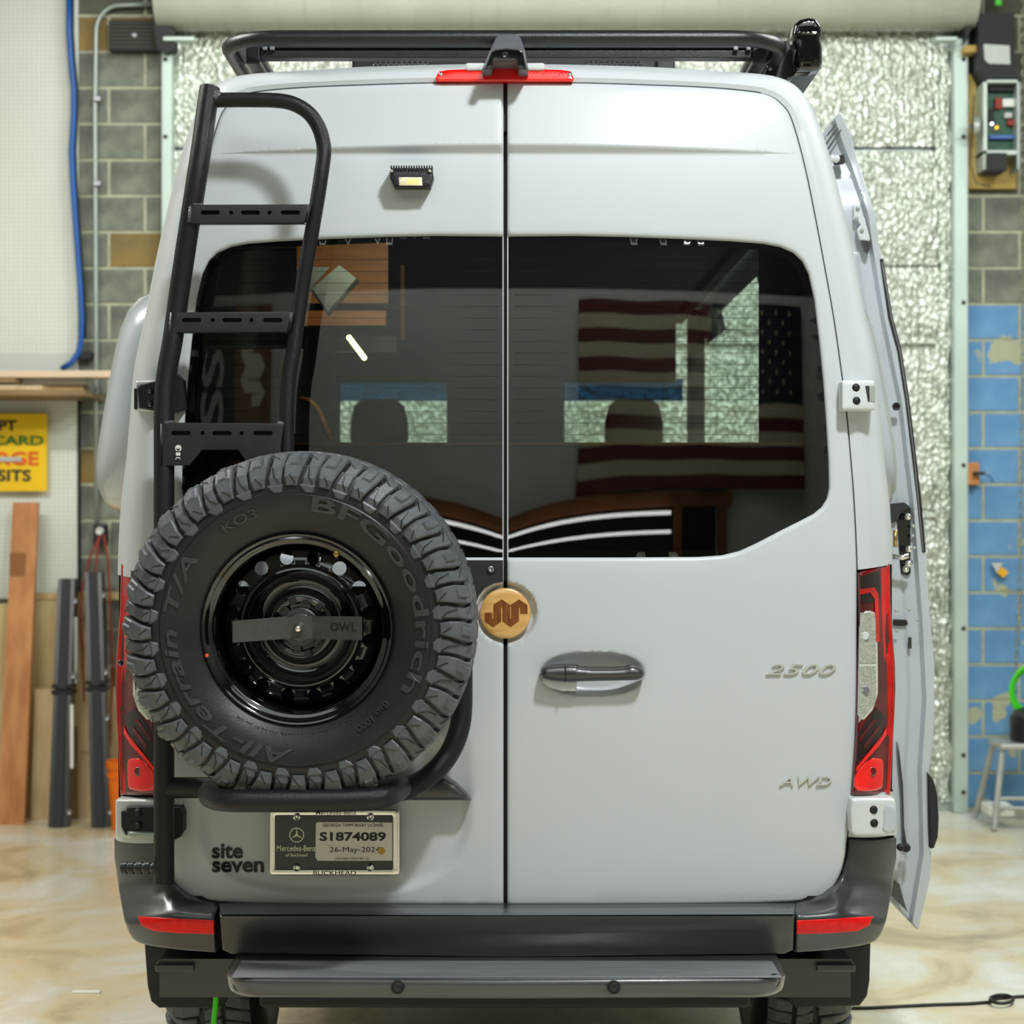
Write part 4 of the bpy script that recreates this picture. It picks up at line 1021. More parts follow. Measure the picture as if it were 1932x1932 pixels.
# ---- tail lamps
def tbase(x, z):
    b = base(x, z); q = np.clip((np.abs(x) - .90) / .09, 0, 1); return b + .06 * q ** 2
def tail(mf):
    t = part('tail_lamp', at=tuple(P(mf([(1650, 1300)])[0][0], 1300, 0)))
    pn = lambda nm, pts, m, off, **k: panel(nm, mf(pts), m, t, off=off, bf=tbase, **k)
    pn('lamp_housing', [(1620, 1081), (1680, 1060), (1682, 1150), (1690, 1251), (1691, 1300), (1689, 1352), (1685, 1420), (1681, 1502), (1608, 1502), (1616, 1385), (1619, 1280), (1622, 1180)], 'red_dark', .012, er=7, ed=.012, thick=.16, step=8, bstep=5)
    pn('red_rim', [(1662, 1072), (1678, 1066), (1680, 1150), (1687, 1251), (1687, 1352), (1679, 1498), (1669, 1498), (1674, 1400), (1672, 1300), (1664, 1180)], 'red_lens', .0135, er=3, ed=.002, thick=.004, step=8)
    pn('upper_reflector', [(1623, 1088), (1660, 1076), (1661, 1130), (1648, 1136), (1625, 1140)], 'red_black', .0135, thick=.003, step=10)
    pn('upper_band', [(1622, 1112), (1650, 1108), (1657, 1120), (1660, 1210), (1653, 1210), (1650, 1130), (1642, 1118), (1622, 1122)], 'red_lens', .015, thick=.003, step=8)
    pn('reverse_lens', smooth_loop([(1622, 1152), (1648, 1152), (1655, 1162), (1657, 1250), (1657, 1330), (1618, 1372), (1620, 1280)], 1), 'lens_edge', .0135, er=4, ed=.003, thick=.004, step=8)
    pn('clear_glass_upper', [(1623, 1156), (1647, 1156), (1652, 1166), (1653, 1251), (1622, 1251)], 'clear_lens', .0155, thick=.003, step=5)
    pn('clear_glass_lower', [(1622, 1257), (1653, 1257), (1653, 1322), (1620, 1364)], 'clear_lens', .0155, thick=.003, step=5)
    for py in (1200, 1302):
        a = mf([(1632, py)])[0]; p = surf(np.array([a[0]]), np.array([a[1]]), .016, None, tbase)[0]
        MB().lathe([(0, .011), (.003, .010), (.001, .006), (.003, 0)], Matrix.Translation(p), 16).build('bulb', 'zinc' if py > 1250 else 'hinge_paint', t, smooth=True)
    pn('dark_stripe', [(1619, 1385), (1652, 1335), (1672, 1352), (1664, 1385), (1616, 1442)], 'red_black', .014, thick=.003, step=10)
    for k in range(3):
        o = k * 14
        pn('lens_stripe', [(1621 + o * .6, 1392 + o), (1648 + o * .6, 1356 + o), (1653 + o * .6, 1360 + o), (1623 + o * .6, 1400 + o)], 'red_dark', .0155, thick=.002, step=12)
    pn('curved_stripe', [(1616, 1448), (1645, 1412), (1664, 1390), (1673, 1370), (1674, 1384), (1660, 1406), (1640, 1428), (1616, 1456)], 'red_bright', .0165, thick=.003, step=8)
    pn('brake_lens', smooth_loop([(1613, 1460), (1640, 1431), (1664, 1431), (1668, 1440), (1667, 1482), (1662, 1490), (1640, 1494), (1611, 1492)], 1), 'red_bright', .0165, er=4, ed=.004, thick=.004, step=8)
    a = mf([(1645, 1456)])[0]; p = surf(np.array([a[0]]), np.array([a[1]]), .017, None, tbase)[0]
    MB().lathe([(0, .012), (.002, .011), (.0, .006), (.002, 0)], Matrix.Translation(p), 16).build('bulb', 'red_dark', t, smooth=True)
    return t
tail(lambda L: [tuple(p) for p in L]); tail(lambda L: mir(L))

# ---- hinges
def hbase(x, z): return base(x, z) + .1 * np.clip(np.abs(x) - .9, 0, 1)
def hinge(pts, off, m, holes=(), nm='hinge', thick=.06, **k):
    h = part(nm, at=tuple(S1(pts[0][0], pts[0][1])))
    o = panel('hinge_cap', pts, m, h, off=off, er=6, ed=.014, thick=thick, step=8, bstep=4, bf=hbase, **k)
    for x, y, r in holes:
        MB().lathe([(-.002, r * 1.1), (.0012, r), (.0012, 0)], Matrix.Translation(surf(np.array([x]), np.array([y]), off + .001, None, hbase)[0]), 20).build('bolt_plug', 'seal_rubber', h, smooth=True)
    return h
h = hinge(rrect(1587, 717, 1652, 775, 6), .05, 'hinge_paint', [(1615, 731, .0095), (1616, 756, .0095)])
panel('hinge_notch', [(1633, 728), (1651, 728), (1652, 757), (1638, 757)], 'galvanised', h, off=.052, thick=.004, bf=hbase)
panel('hinge_notch', [(1633, 728), (1640, 728), (1641, 757), (1638, 757)], 'bumper_plastic', h, off=.0525, thick=.004, bf=hbase)
h = hinge([(1606, 1509), (1612, 1506), (1680, 1506), (1689, 1508), (1692, 1516), (1694, 1572), (1690, 1578), (1612, 1579), (1605, 1572), (1603, 1530)], .05, 'hinge_paint', [(1648, 1528, .010), (1649, 1553, .010)])
panel('hinge_notch', smooth_loop([(1668, 1520), (1691, 1518), (1693, 1572), (1672, 1572), (1665, 1564), (1668, 1556)], 1), 'door_inner', h, off=.055, thick=.01, er=3, ed=.004, bf=hbase)
h = hinge(rrect(253, 717, 300, 776, 4), .02, 'hinge_paint', nm='hinge')
panel('hinge_cover', [(258, 726), (300, 716), (346, 716), (347, 735), (347, 755), (342, 770), (300, 777), (262, 770)], 'powder_black', h, off=.035, thick=.04, er=4, ed=.006, step=10)
panel('hinge_gap', [(253, 733), (258, 733), (258, 772), (253, 772)], 'seal_rubber', h, off=.022, thick=.01)
for py in (738, 762): MB().lathe([(0, .008), (.006, .007), (.007, 0)], Matrix.Translation(S1(284, py, .036)), 12).build('hinge_bolt', 'gloss_black', h, smooth=True)
h = hinge(rrect(216, 1508, 342, 1582, 7), .02, 'hinge_paint')
panel('hinge_cover', [(228, 1532), (238, 1532), (238, 1523), (335, 1520), (344, 1528), (345, 1560), (340, 1580), (236, 1576), (228, 1560)], 'powder_black', h, off=.034, thick=.03, er=3, ed=.004, step=10)
panel('hinge_pin', [(239, 1568), (330, 1572), (330, 1588), (239, 1584)], 'galvanised', h, off=.045, thick=.03, er=5, ed=.012, step=6)
for py in (1533, 1558): MB().lathe([(0, .011), (.006, .009), (.008, 0)], Matrix.Translation(S1(261, py, .036)), 12).build('hinge_bolt', 'seal_rubber', h, smooth=True)

# ---- bumper
def bump(px, py):
    f = np.where(py < 1704, .0, np.where(py < 1728, sm((py - 1704) / 24), 1 - .35 * sm((py - 1728) / 72)))
    side = np.clip((1704 - py) / 120, 0, 1)
    return -.02 - .095 * f
def bbase(x, z): return base(x, z) + .11 * np.clip((np.abs(x) - .82) / .18, 0, 1.15) ** 2.2
BU = part('rear_bumper', at=(0, 0, .6))
mid_ = [(413, 1706), (957, 1711), (1501, 1706), (1500, 1730), (1497, 1792), (1480, 1800), (957, 1806), (436, 1800), (419, 1792), (414, 1730)]
panel('center_beam', mid_, 'bumper_plastic', BU, disp=bump, bf=bbase, er=3, ed=.004, thick=.06, step=9, bstep=8, angle=60)
cr = [(1503, 1705), (1530, 1701), (1556, 1693), (1580, 1672), (1592, 1648), (1600, 1618), (1604, 1584), (1692, 1582), (1692, 1620), (1684, 1680), (1676, 1722), (1673, 1738), (1668, 1752), (1664, 1762), (1658, 1771), (1651, 1777), (1642, 1781), (1626, 1785), (1600, 1789), (1560, 1794), (1500, 1798), (1502, 1730)]
rf = [(1504, 1737), (1570, 1734), (1648, 1729), (1640, 1747), (1618, 1757), (1570, 1761), (1503, 1763)]
def bumpc(px, py):
    xx = np.abs(px - 953.5) + 953.5
    # bowl that flows from the upright corner into the beam
    f = sm((py - 1640 - (xx - 1503) * .15) / 80); g = 1 - .35 * sm((py - 1740) / 60)
    h_ = np.where(xx < 1600, sm((1600 - xx) / 95), 0)
    f2 = np.where(py < 1704, 0, np.where(py < 1728, sm((py - 1704) / 24), 1))
    ff = f * (1 - h_) + f2 * h_
    ind = .012 * sm((1 - np.abs((xx - 1640) / 60)) * 2) * np.exp(-((py - 1712) / 12.) ** 2)
    return -.02 - .095 * ff * g + ind
for mf in (lambda L: [tuple(p) for p in L], mir):
    panel('corner_piece', mf(cr), 'bumper_plastic', BU, disp=bumpc, bf=bbase, er=5, ed=.008, thick=.2, step=8, bstep=6, angle=60)
    panel('red_reflector', mf(rf), 'reflector_red', BU, disp=lambda a, b: bumpc(a, b) - .004, bf=bbase, er=2, ed=.002, thick=.01, step=10, bstep=6)
panel('ledge_highlight', [(418, 1711), (957, 1715), (1497, 1711), (1497, 1725), (957, 1727), (418, 1725)], 'ledge_highlight_grey', BU, disp=lambda a, b: bump(a, b) - .002, bf=bbase, thick=.003, step=5, bstep=6)  # paler slab paints the highlight along the bumper ledge
SB = part('step_bumper', at=(0, -.2, .5))
def arcp_(x, y, r, a0, a1, k=6): return [(x + r * math.cos(math.radians(a0 + (a1 - a0) * i / k)), y + r * math.sin(math.radians(a0 + (a1 - a0) * i / k))) for i in range(k + 1)]
pl = [(.668, .02)] + [(.70, .02), (.70, -.18)] + arcp_(.60, -.235, .095, 10, -80)[0:] + [(0, -.345)]
pl = [(x * .985 + .0, y) for x, y in pl]
pl = pl + [(-x, y) for x, y in pl[::-1][1:]]
bm = bmesh.new(); z0, z1 = .516, .566
vs = [bm.verts.new((x + .004, y, z1)) for x, y in pl]; f = bm.faces.new(vs)
r = bmesh.ops.extrude_face_region(bm, geom=[f]); 
for v in [g for g in r['geom'] if isinstance(g, bmesh.types.BMVert)]: v.co.z = z0; v.co.x *= .985; v.co.y *= .985
bmesh.ops.recalc_face_normals(bm, faces=bm.faces)
bmesh.ops.bevel(bm, geom=[e for e in bm.edges if abs(e.verts[0].co.z - e.verts[1].co.z) < .001], offset=.014, segments=3, affect='EDGES', profile=.5)
MB().bm(bm).build('step_plank', 'step_plastic', SB, smooth=True, angle=35)
MB().box(-.655, .665, -.322, -.135, .5655, .568, .001).build('step_highlight', 'step_highlight_grey', SB)  # thin pale slab paints the bright sheen on the step top
for px, py in ((750, 1863), (1158, 1863)):
    p = P(px, py, CY + 5.54 - .345); MB().lathe([(-.004, .0165), (.0015, .0165), (.0015, .0135), (.0, .013), (.002, .010), (.0005, .005), (.0005, 0)], Matrix.Translation(p), 24).build('parking_sensor', 'plate_black', SB, smooth=True, angle=30)
for sx, px, py in ((-1, 450, 1858), (1, 1462, 1850)):
    p = P(px, py, -.30); MB().lathe([(-.006, .0165), (.0015, .0165), (.0015, .0135), (.0, .013), (.002, .010), (.0005, 0)], Matrix.Translation(p) @ Matrix.Rotation(sx * .6, 4, 'Z'), 24).build('parking_sensor', 'plate_black', SB, smooth=True, angle=30)
MB().box(-.62, .62, -.05, .05, .43, .5, .01).build('step_carrier', 'seal_rubber', SB)
for px in (340, 1567): MB().box(P(px, 0, .2).x - .05, P(px, 0, .2).x + .05, .1, .2, .49, .51, .004).build('bracket', 'bumper_plastic', BU)

# ---- mud flaps
for k, pts in enumerate(([(272, 1776), (432, 1776), (432, 1880), (420, 1902), (300, 1902), (285, 1890), (278, 1860)], [(1482, 1776), (1643, 1776), (1641, 1850), (1636, 1880), (1622, 1898), (1500, 1902), (1484, 1885)])):
    panel('mud_flap', pts, 'plate_black', VAN, fn=lambda x, y: np.array([P(a, b, .52) for a, b in zip(x, y)]), er=4, ed=.005, thick=.015, step=20)

# ---- licence plate
LP = part('licence_plate', at=tuple(S1(630, 1590)))
yp = float(S1(630, 1590).y) - .03
pf = lambda Y: (lambda X, Z: np.array([P(a, b, Y) for a, b in zip(X, Z)]))
panel('chrome_frame', rrect(508, 1527, 754, 1652, 7), 'chrome', LP, holes=[rrect(519, 1539, 741, 1640, 3)], fn=pf(yp), er=3, ed=.003, hr=3, hd=.003, thick=.012, step=20, bstep=5)
panel('plate_face', rrect(514, 1533, 748, 1646, 3), 'plate_face', LP, fn=pf(yp + .004), thick=.004, step=40)
for a, b in ((560, 1541), (699, 1541), (560, 1637), (699, 1637)):
    MB().lathe([(0, .009), (.004, .009), (.006, .006), (.003, .003), (.003, 0)], Matrix.Translation(P(a, b, yp - .001)), 16).build('plate_screw', 'chrome', LP, smooth=True, angle=30)
st = panel('temporary_sticker', [(599, 1551), (740, 1552), (740, 1624), (600, 1624), (595, 1618), (596, 1554)], 'sticker', LP, fn=pf(yp + .002), thick=.001, step=60)
for tx, bx, m, bo in (('GEORGIA TEMPORARY LICENSE', (609, 1554, 723, 1560), 'ink_black', .0), ('S1874089', (603, 1570, 728, 1587), 'ink_black', .03), ('26-May-2024', (622, 1598, 717, 1611), 'ink_black', 0), ('2024 MERZ SPRINTER - SIL', (632, 1618, 697, 1622), 'print_grey', 0)):
    text('sticker_text', tx, bx, m, st, pf(yp + .0012), .0005, bold=bo)
panel('gold_seal', circ(719.5, 1605.5, 7, 16), 'gold_print', st, fn=pf(yp + .001), thick=.0005, step=20)
for tx, bx, m in (('Mercedes-Benz', (522, 1595, 596, 1606), 'cream_print'), ('of Buckhead', (539, 1610, 580, 1616), 'cream_print')):
    text('dealer_text', tx, bx, m, LP, pf(yp + .003), .0005, bold=.01)
text('frame_text', 'BUCKHEAD', (591, 1643, 672, 1651), 'ink_black', LP, pf(yp - .0005), .0005, bold=.01)
text('frame_text', 'Mercedes-Benz', (596, 1529, 672, 1537), 'ink_black', LP, pf(yp - .0005), .0005, bold=.01)
cx, cy, r = 559.7, 1575.6, 14
panel('star_emblem', circ(cx, cy, r, 40), 'cream_print', LP, holes=[circ(cx, cy, r - 1.8, 36)], fn=pf(yp + .003), thick=.001, step=60, bstep=3)
star = [(cx + (13 if k % 2 == 0 else 2.2) * math.sin(k * PI / 3), cy - (13 if k % 2 == 0 else 2.2) * math.cos(k * PI / 3)) for k in range(6)]
panel('star_emblem', star, 'cream_print', LP, fn=pf(yp + .003), thick=.001, step=60, bstep=6)

# ---- side window pods
def podm(sgn):
    bm = bmesh.new(); bmesh.ops.create_uvsphere(bm, u_segments=40, v_segments=28, radius=1)
    zc, hz = (1.684 + 966 / 668 - (520 + 978) / 2 / 668), 229 / 668
    for v in bm.verts:
        x, y, z = v.co; x *= sgn
        e = 5.0; k = (abs(x) ** e + abs(y) ** e + abs(z) ** e) ** (-1 / e)
        x, y, z = x * k, y * k, z * k
        lean_ = -.115 * ((z + 1) / 2) ** 1.2
        v.co = (sgn * (.975 + ((.25 if sgn < 0 else .19) * x if x > 0 else .005 * x) + (lean_ if x > 0 else .2 * lean_)), 1.35 + y * .78, zc + z * hz)
    return MB().bm(bm).build('window_pod', 'pod_paint', VAN, smooth=True)
podm(-1)
podm(1)
# ---- ladder on the left door
LAD = part('rear_ladder', at=tuple(S1(320, 900, .1)))
OFF = .12
def lo(b): return .05 * float(sm((620 - b) / 350.))
def spline(pts, n=6):
    out = []; L = [np.array(p, float) for p in pts]
    for i in range(len(L) - 1):
        p0, p1, p2, p3 = (L[max(0, min(len(L) - 1, j))] for j in (i - 1, i, i + 1, i + 2))
        for k in range(n):
            t = k / n; out.append(.5 * ((2 * p1) + (-p0 + p2) * t + (2 * p0 - 5 * p1 + 4 * p2 - p3) * t * t + (-p0 + 3 * p1 - 3 * p2 + p3) * t ** 3))
    out.append(L[-1]); return out
def rail(pts, r, off=OFF, nm='rail', n=5, **k):
    return MB().tube([S1(a, b, off + lo(b)) for a, b in spline(pts, n)], r, 18).build(nm, 'powder_black', LAD, smooth=True, angle=50, **k)
rail([(396, 166), (390, 205), (380, 279), (368, 357), (344, 512), (326, 640), (317, 690), (311, 740), (309.5, 800), (309.5, 900), (309.5, 1100), (309.5, 1400), (309.5, 1640), (310, 1662)], .0262)
rail([(402, 189), (470, 188.5), (525, 190), (556, 197), (583, 214), (601, 240), (610, 270), (611, 292), (606, 330), (600, 370), (588, 440), (575, 512), (562, 600), (554, 660), (546, 705), (542, 760), (541, 830), (541, 900), (541, 1000)], .0187)
MB().tube([S1(399, 178, OFF + .05), S1(414, 189, OFF + .05)], .02, 14).build('weld_bead', 'weld', LAD, smooth=True)
slots = lambda x0, w_, y: [rrect(x0 + f * w_ - 18 / 1, y - 4, x0 + f * w_ + 18, y + 4, 3.9, 4) for f in (.155, .5, .845)] + [circ(x0 + f * w_, y, 4, 10) for f in (.335, .665)]
for x0, x1, y0, y1, ys in ((361, 586, 386, 421, 401), (325, 553, 589, 627, 604)):
    OFF = .12 + lo(y0)
    pts = [(x0, y0 + 3), (x0 + 3, y0), (x1 - 2, y0 - 1), (x1, y0 + 4), (x1 - 6, y1 - 3), (x1 - 14, y1), (x0 - 1, y1 + 1), (x0 - 4, y1 - 4)]
    g = panel('rung', pts, 'plate_black', LAD, holes=slots(x0 + 2, x1 - x0 - 6, ys), off=OFF + .024, er=2.5, ed=.003, hr=0, thick=.004, back=True, step=30, bstep=4, angle=50)
    MB().add(*(lambda a, b: ([a, b, b + Vector((0, .045, 0)), a + Vector((0, .045, 0)), a + Vector((0, 0, -.003)), b + Vector((0, 0, -.003)), b + Vector((0, .045, -.003)), a + Vector((0, .045, -.003))], [(0, 1, 2, 3), (7, 6, 5, 4), (0, 3, 7, 4), (1, 5, 6, 2), (0, 4, 5, 1), (3, 2, 6, 7)]))(S1(x0 + 1, y0 + 1, OFF + .022), S1(x1 - 1, y0, OFF + .022))).build('tread_flange', 'powder_black', g)
    MB().add(*(lambda a, b: ([a, b, b + Vector((0, .04, 0)), a + Vector((0, .04, 0))], [(0, 1, 2, 3)]))(S1(x0 - 2, y1, OFF + .022), S1(x1 - 12, y1 - 1, OFF + .022))).build('lower_flange', 'powder_black', g)
    panel('rung_web', [(x0 + 4, y0 + 3), (x1 - 8, y0 + 3), (x1 - 14, y1 - 3), (x0, y1 - 3)], 'seal_rubber', g, off=OFF + .008, thick=.004, step=60)
    for xa, xb in ((x0 - 1, x0 - 4), (x1 - 1, x1 - 9)):
        MB().tube([S1(xa, y0 + 1, OFF + .02), S1(xb, y1 - 1, OFF + .02)], .0055, 8).build('weld_bead', 'weld' if xa < x0 + 5 else 'powder_black', g, smooth=True)
    MB().tube([S1(x0 + 2, y0 - 1, OFF + .022), S1(x0 + 20, y0 + 1, OFF + .012)], .005, 8).build('weld_bead', 'weld', g, smooth=True)
OFF = .12
big = [(305, 800), (308, 797), (533, 799), (535, 804), (530, 840), (528, 880), (470, 880), (450, 849), (381, 849), (358, 878), (304, 879)]
bp = panel('mount_plate', big, 'plate_black', LAD, holes=slots(307, 224, 817), off=OFF + .026, er=2, ed=.002, thick=.004, back=True, step=30, bstep=4, angle=50)
MB().add(*(lambda a, b: ([a, b, b + Vector((0, .045, 0)), a + Vector((0, .045, 0)), a + Vector((0, 0, -.003)), b + Vector((0, 0, -.003)), b + Vector((0, .045, -.003)), a + Vector((0, .045, -.003))], [(0, 1, 2, 3), (7, 6, 5, 4), (0, 3, 7, 4), (1, 5, 6, 2), (0, 4, 5, 1), (3, 2, 6, 7)]))(S1(306, 798, OFF + .024), S1(534, 800, OFF + .024))).build('tread_flange', 'powder_black', bp)
panel('rung_web', [(309, 801), (530, 803), (528, 835), (306, 835)], 'seal_rubber', bp, off=OFF + .008, thick=.004, step=60)
MB().tube([S1(306, 800, OFF + .024), S1(303, 878, OFF + .024)], .005, 8).build('weld_bead', 'powder_black', bp, smooth=True)
for q in ((309, 798), (533, 800)): MB().tube([S1(q[0], q[1], OFF + .024), S1(q[0] + (18 if q[0] < 400 else -8), q[1] - 1, OFF + .012)], .006, 8).build('weld_bead', 'weld', bp, smooth=True)
ow = lambda dx, dy: [(280 + a / 10.73, 780 + b / 10.73) for a, b in zip(dx, dy)]
fo = lambda o_: (lambda x, y: surf(x, y, OFF + .0265 + o_))
panel('owl_emblem', [(280 + (605 + 66 * math.cos(t)) / 10.73, 780 + (705 + 68 * math.sin(t)) / 10.73) for t in np.linspace(0, 2 * PI, 20)[:-1]], 'white_print', bp, fn=fo(.0005), thick=.0005, step=40, bstep=2)
panel('owl_emblem', ow([545, 602, 660, 635, 615, 600, 590, 570], [700, 720, 695, 720, 760, 790, 755, 720]), 'plate_black', bp, fn=fo(.0012), thick=.0005, step=40, bstep=4)
panel('owl_emblem', ow([555, 645, 645, 560], [790, 790, 855, 855]), 'white_print', bp, fn=fo(.0005), thick=.0005, step=40)
panel('owl_emblem', ow([538, 570, 630, 655, 640, 622, 580, 555], [930, 885, 885, 930, 930, 905, 905, 930]), 'white_print', bp, fn=fo(.0005), thick=.0005, step=40, bstep=3)
# foot peg, lower brackets, carrier tubes
pg = MB().tube([S1(302, 1638, OFF), S1(229, 1637, OFF)], .0125, 16).build('foot_peg', 'bumper_plastic', LAD, smooth=True, angle=40)
for x in (231, 244, 259, 274, 289): MB().tube([S1(x, 1637.5, OFF), S1(x + 9, 1637.5, OFF)], .0158, 16).build('peg_ring', 'rack_black', pg, smooth=True, angle=40)
for pts in ([(326, 1524), (340, 1524), (345, 1534), (345, 1570), (338, 1580), (326, 1586)], [(326, 700), (344, 716), (346, 770), (326, 778)]):
    panel('clamp_bracket', pts, 'seal_rubber', LAD, off=.06, thick=.07, step=20)
MB().tube([S1(316, 1486, .12), S1(410, 1486, .12)], .0265, 18).build('cross_tube', 'powder_black', LAD, smooth=True, angle=50)
def tube3(nm, pts, r, par, m='powder_black', seg=20): return MB().tube([Vector(p) for p in spline([tuple(p) for p in pts], 6)], r, seg).build(nm, m, par, smooth=True, angle=50)
tube3('carrier_tube', [P(872, 1150, -.10), P(872, 1270, -.10), P(871, 1345, -.10), P(862, 1390, -.11), P(842, 1430, -.12), P(812, 1462, -.14), P(780, 1482, -.16), P(750, 1492, -.17), P(600, 1494, -.17), P(400, 1490, -.16)], .0262, LAD)
tube3('cradle_hoop', [P(402, 1490, -.16), P(394, 1496, -.24), P(400, 1505, -.36), P(425, 1510, -.42), P(480, 1511, -.43), P(580, 1511, -.43), P(680, 1509, -.43), P(722, 1505, -.42), P(745, 1495, -.36), P(755, 1487, -.25), P(756, 1486, -.17)], .0268, LAD)
kb = P(229, 1250, -.13); MB().lathe([(0, .0), (.0, .006), (.01, .008), (.018, .006), (.02, 0)], Matrix.Translation(kb), 14).build('knob', 'rim_black', LAD, smooth=True)

# ---- spare wheel
SW = empty('spare_wheel', (-.484, -.31, 1.412), parent=VAN)
TH = Matrix.Rotation(math.radians(-2.6), 4, 'Z') @ Matrix.Rotation(math.radians(2.6), 4, 'X')
R0 = .418
# local frame: -Y faces the viewer
def tyre_profile(R0): return [(-.11, .235), (-.135, .27), (-.142, .32), (-.134, R0 - .055), (-.115, R0 - .03), (-.09, R0 - .018), (0, R0 - .014), (.09, R0 - .018), (.115, R0 - .03), (.130, R0 - .055), (.1345, R0 - .075), (.139, R0 - .088), (.1385, .322), (.1412, .319), (.1405, .306), (.137, .288), (.129, .268), (.118, .249), (.108, .236), (.103, .229), (.098, .224)]
def tyre(par, mtx, nm='tyre'):
    return MB().lathe(tyre_profile(R0), mtx, 96).build(nm, 'tyre_rubber', par, smooth=True, angle=30, local=True)
IDM = TH
tyre(SW, IDM)
ty = SW
def lug_mesh(outer, inner_d, th, skew, name, gap=0, m='tread_rubber', cuts=()):
    """one shoulder lug: outer profile swept over angle th (rad); skew[k] shifts the angle along the profile"""
    V = []; F = []; n = len(outer); nn = 3
    lay = []
    for lift, shrink in ((-inner_d, 0), (-.0035, 0), (0, .0035)):
        L = []
        for k, (u, r) in enumerate(outer):
            w_ = th[k] if isinstance(th, (list, tuple)) else th
            for i in range(nn):
                f = i / (nn - 1) - .5; a = skew[k] + f * (w_ - 2 * shrink / max(r, .1))
                if k == 0: uu, rr = u + shrink * 0, r
                else: uu, rr = u, r
                # move inwards along profile normal
                p0 = np.array(outer[max(0, k - 1)]); p1 = np.array(outer[min(n - 1, k + 1)]); t = (p1 - p0) / np.linalg.norm(p1 - p0); nrm = np.array([-t[1], t[0]])
                if nrm @ np.array([uu * 1.0, rr - .25]) < 0: nrm = -nrm
                ends = 0
                if shrink and k in (0, n - 1): ends = shrink * (1 if k == 0 else -1)
                uu, rr = np.array([uu, rr]) + nrm * lift + t * ends
                L.append((uu, rr, a))
        lay.append(L)
    for L in lay:
        for uu, rr, a in L: V.append((rr * math.sin(a), -uu, rr * math.cos(a)))
    N = n * nn
    def q(l, k, i): return l * N + k * nn + i
    for k in range(n - 1):
        for i in range(nn - 1): F.append((q(2, k, i), q(2, k, i + 1), q(2, k + 1, i + 1), q(2, k + 1, i)))
    ring = [(k, 0) for k in range(n)] + [(n - 1, i) for i in range(1, nn)] + [(k, nn - 1) for k in range(n - 2, -1, -1)] + [(0, i) for i in range(nn - 2, 0, -1)]
    for l in (0, 1):
        for a, b in zip(ring, ring[1:] + ring[:1]): F.append((q(l, *a), q(l, *b), q(l + 1, *b), q(l + 1, *a)))
    me = bpy.data.meshes.new(name); me.from_pydata(V, [], F); me.update()
    bm = bmesh.new(); bm.from_mesh(me); bmesh.ops.recalc_face_normals(bm, faces=bm.faces); bm.to_mesh(me); bm.free()
    me.materials.append(M[m]); return me
pitch = 2 * PI / 28
d2 = PI / 180
sk = [0, 1.2 * d2, 1.0 * d2, 0, -.8 * d2, -1.0 * d2]
lugA = lug_mesh([(.035, R0), (.085, R0 - .001), (.116, R0 - .009), (.136, R0 - .028), (.1475, R0 - .055), (.145, R0 - .078)], .016, [5.6 * d2, 6.0 * d2, 6.4 * d2, 6.6 * d2, 5.6 * d2, 4.4 * d2], sk, 'tread_block')
lugB = lug_mesh([(.045, R0 - .001), (.085, R0 - .003), (.110, R0 - .014), (.128, R0 - .034), (.1415, R0 - .058), (.140, R0 - .086)], .014, [4.6 * d2, 4.4 * d2, 4.2 * d2, 4.4 * d2, 5.0 * d2, 5.2 * d2], [s_ for s_ in sk], 'tread_block')
ridge = lug_mesh([(.098, R0 + .001), (.122, R0 - .007), (.1395, R0 - .025)], .008, [2.6 * d2, 3.0 * d2, 3.2 * d2], [1.0 * d2, .7 * d2, -.2 * d2], 'tread_block')
lugC = lug_mesh([(-.028, R0), (.0, R0 + .0005), (.022, R0)], .014, [5.4 * d2, 6.6 * d2, 5.2 * d2], [-1.4 * d2, 0, 1.4 * d2], 'tread_block')
lugD = lug_mesh([(-.112, R0 - .008), (-.085, R0 - .001), (-.04, R0)], .014, [5.6 * d2, 5.8 * d2, 5.2 * d2], [1.2 * d2, 0, -1.2 * d2], 'tread_block')
foot = lug_mesh([(.1445, R0 - .074), (.1405, R0 - .094)], .006, [6.2 * d2, 3.6 * d2], [0, .6 * d2], 'tread_block', m='tyre_rubber')
def place(me, a, par, M0, nm='tread_block'):
    o = bpy.data.objects.new(nm, me); COL.objects.link(o); o.parent = par
    o.matrix_local = M0 @ Matrix.Rotation(a, 4, 'Y'); return o
for k in range(28):
    a = k * pitch
    place(lugA, a, SW, TH); place(lugB, a + 6.4 * d2, SW, TH)
    place(lugC, a + 1.5 * d2, SW, TH); place(lugC, a + 8 * d2, SW, TH)
    place(lugD, a + 3 * d2, SW, TH); place(lugD, a + 9.5 * d2, SW, TH)
mbr = MB()
for me in (ridge, foot):
    for k in range(28):
        Rm = TH @ Matrix.Rotation(k * pitch + (0 if me is ridge else 5.4 * d2), 4, 'Y')
        mbr.add([Rm @ v.co for v in me.vertices], [tuple(p.vertices) for p in me.polygons])
mbr.build('lug_ridges', 'tread_rubber', SW, local=True, kind='stuff')
# fine cuts in the lugs
mbr = MB()
for k in range(28):
    for (u0, r0, a0, u1, r1, a1) in ((.128, R0 - .032, 5.2, .1418, R0 - .055, 5.6), (.1418, R0 - .055, 5.6, .1425, R0 - .07, 7.4), (.09, R0 - .0025, 5.0, .112, R0 - .0135, 7.6), (.1475, R0 - .05, -1.5, .1465, R0 - .07, .6)):
        A_ = k * pitch + a0 * d2; B_2 = k * pitch + a1 * d2
        mbr.tube([TH @ Vector((r0 * math.sin(A_), -u0 - .0008, r0 * math.cos(A_))), TH @ Vector((r1 * math.sin(B_2), -u1 - .0008, r1 * math.cos(B_2)))], .0011, 4)
mbr.build('sipes', 'seal_rubber', SW, local=True, kind='stuff')
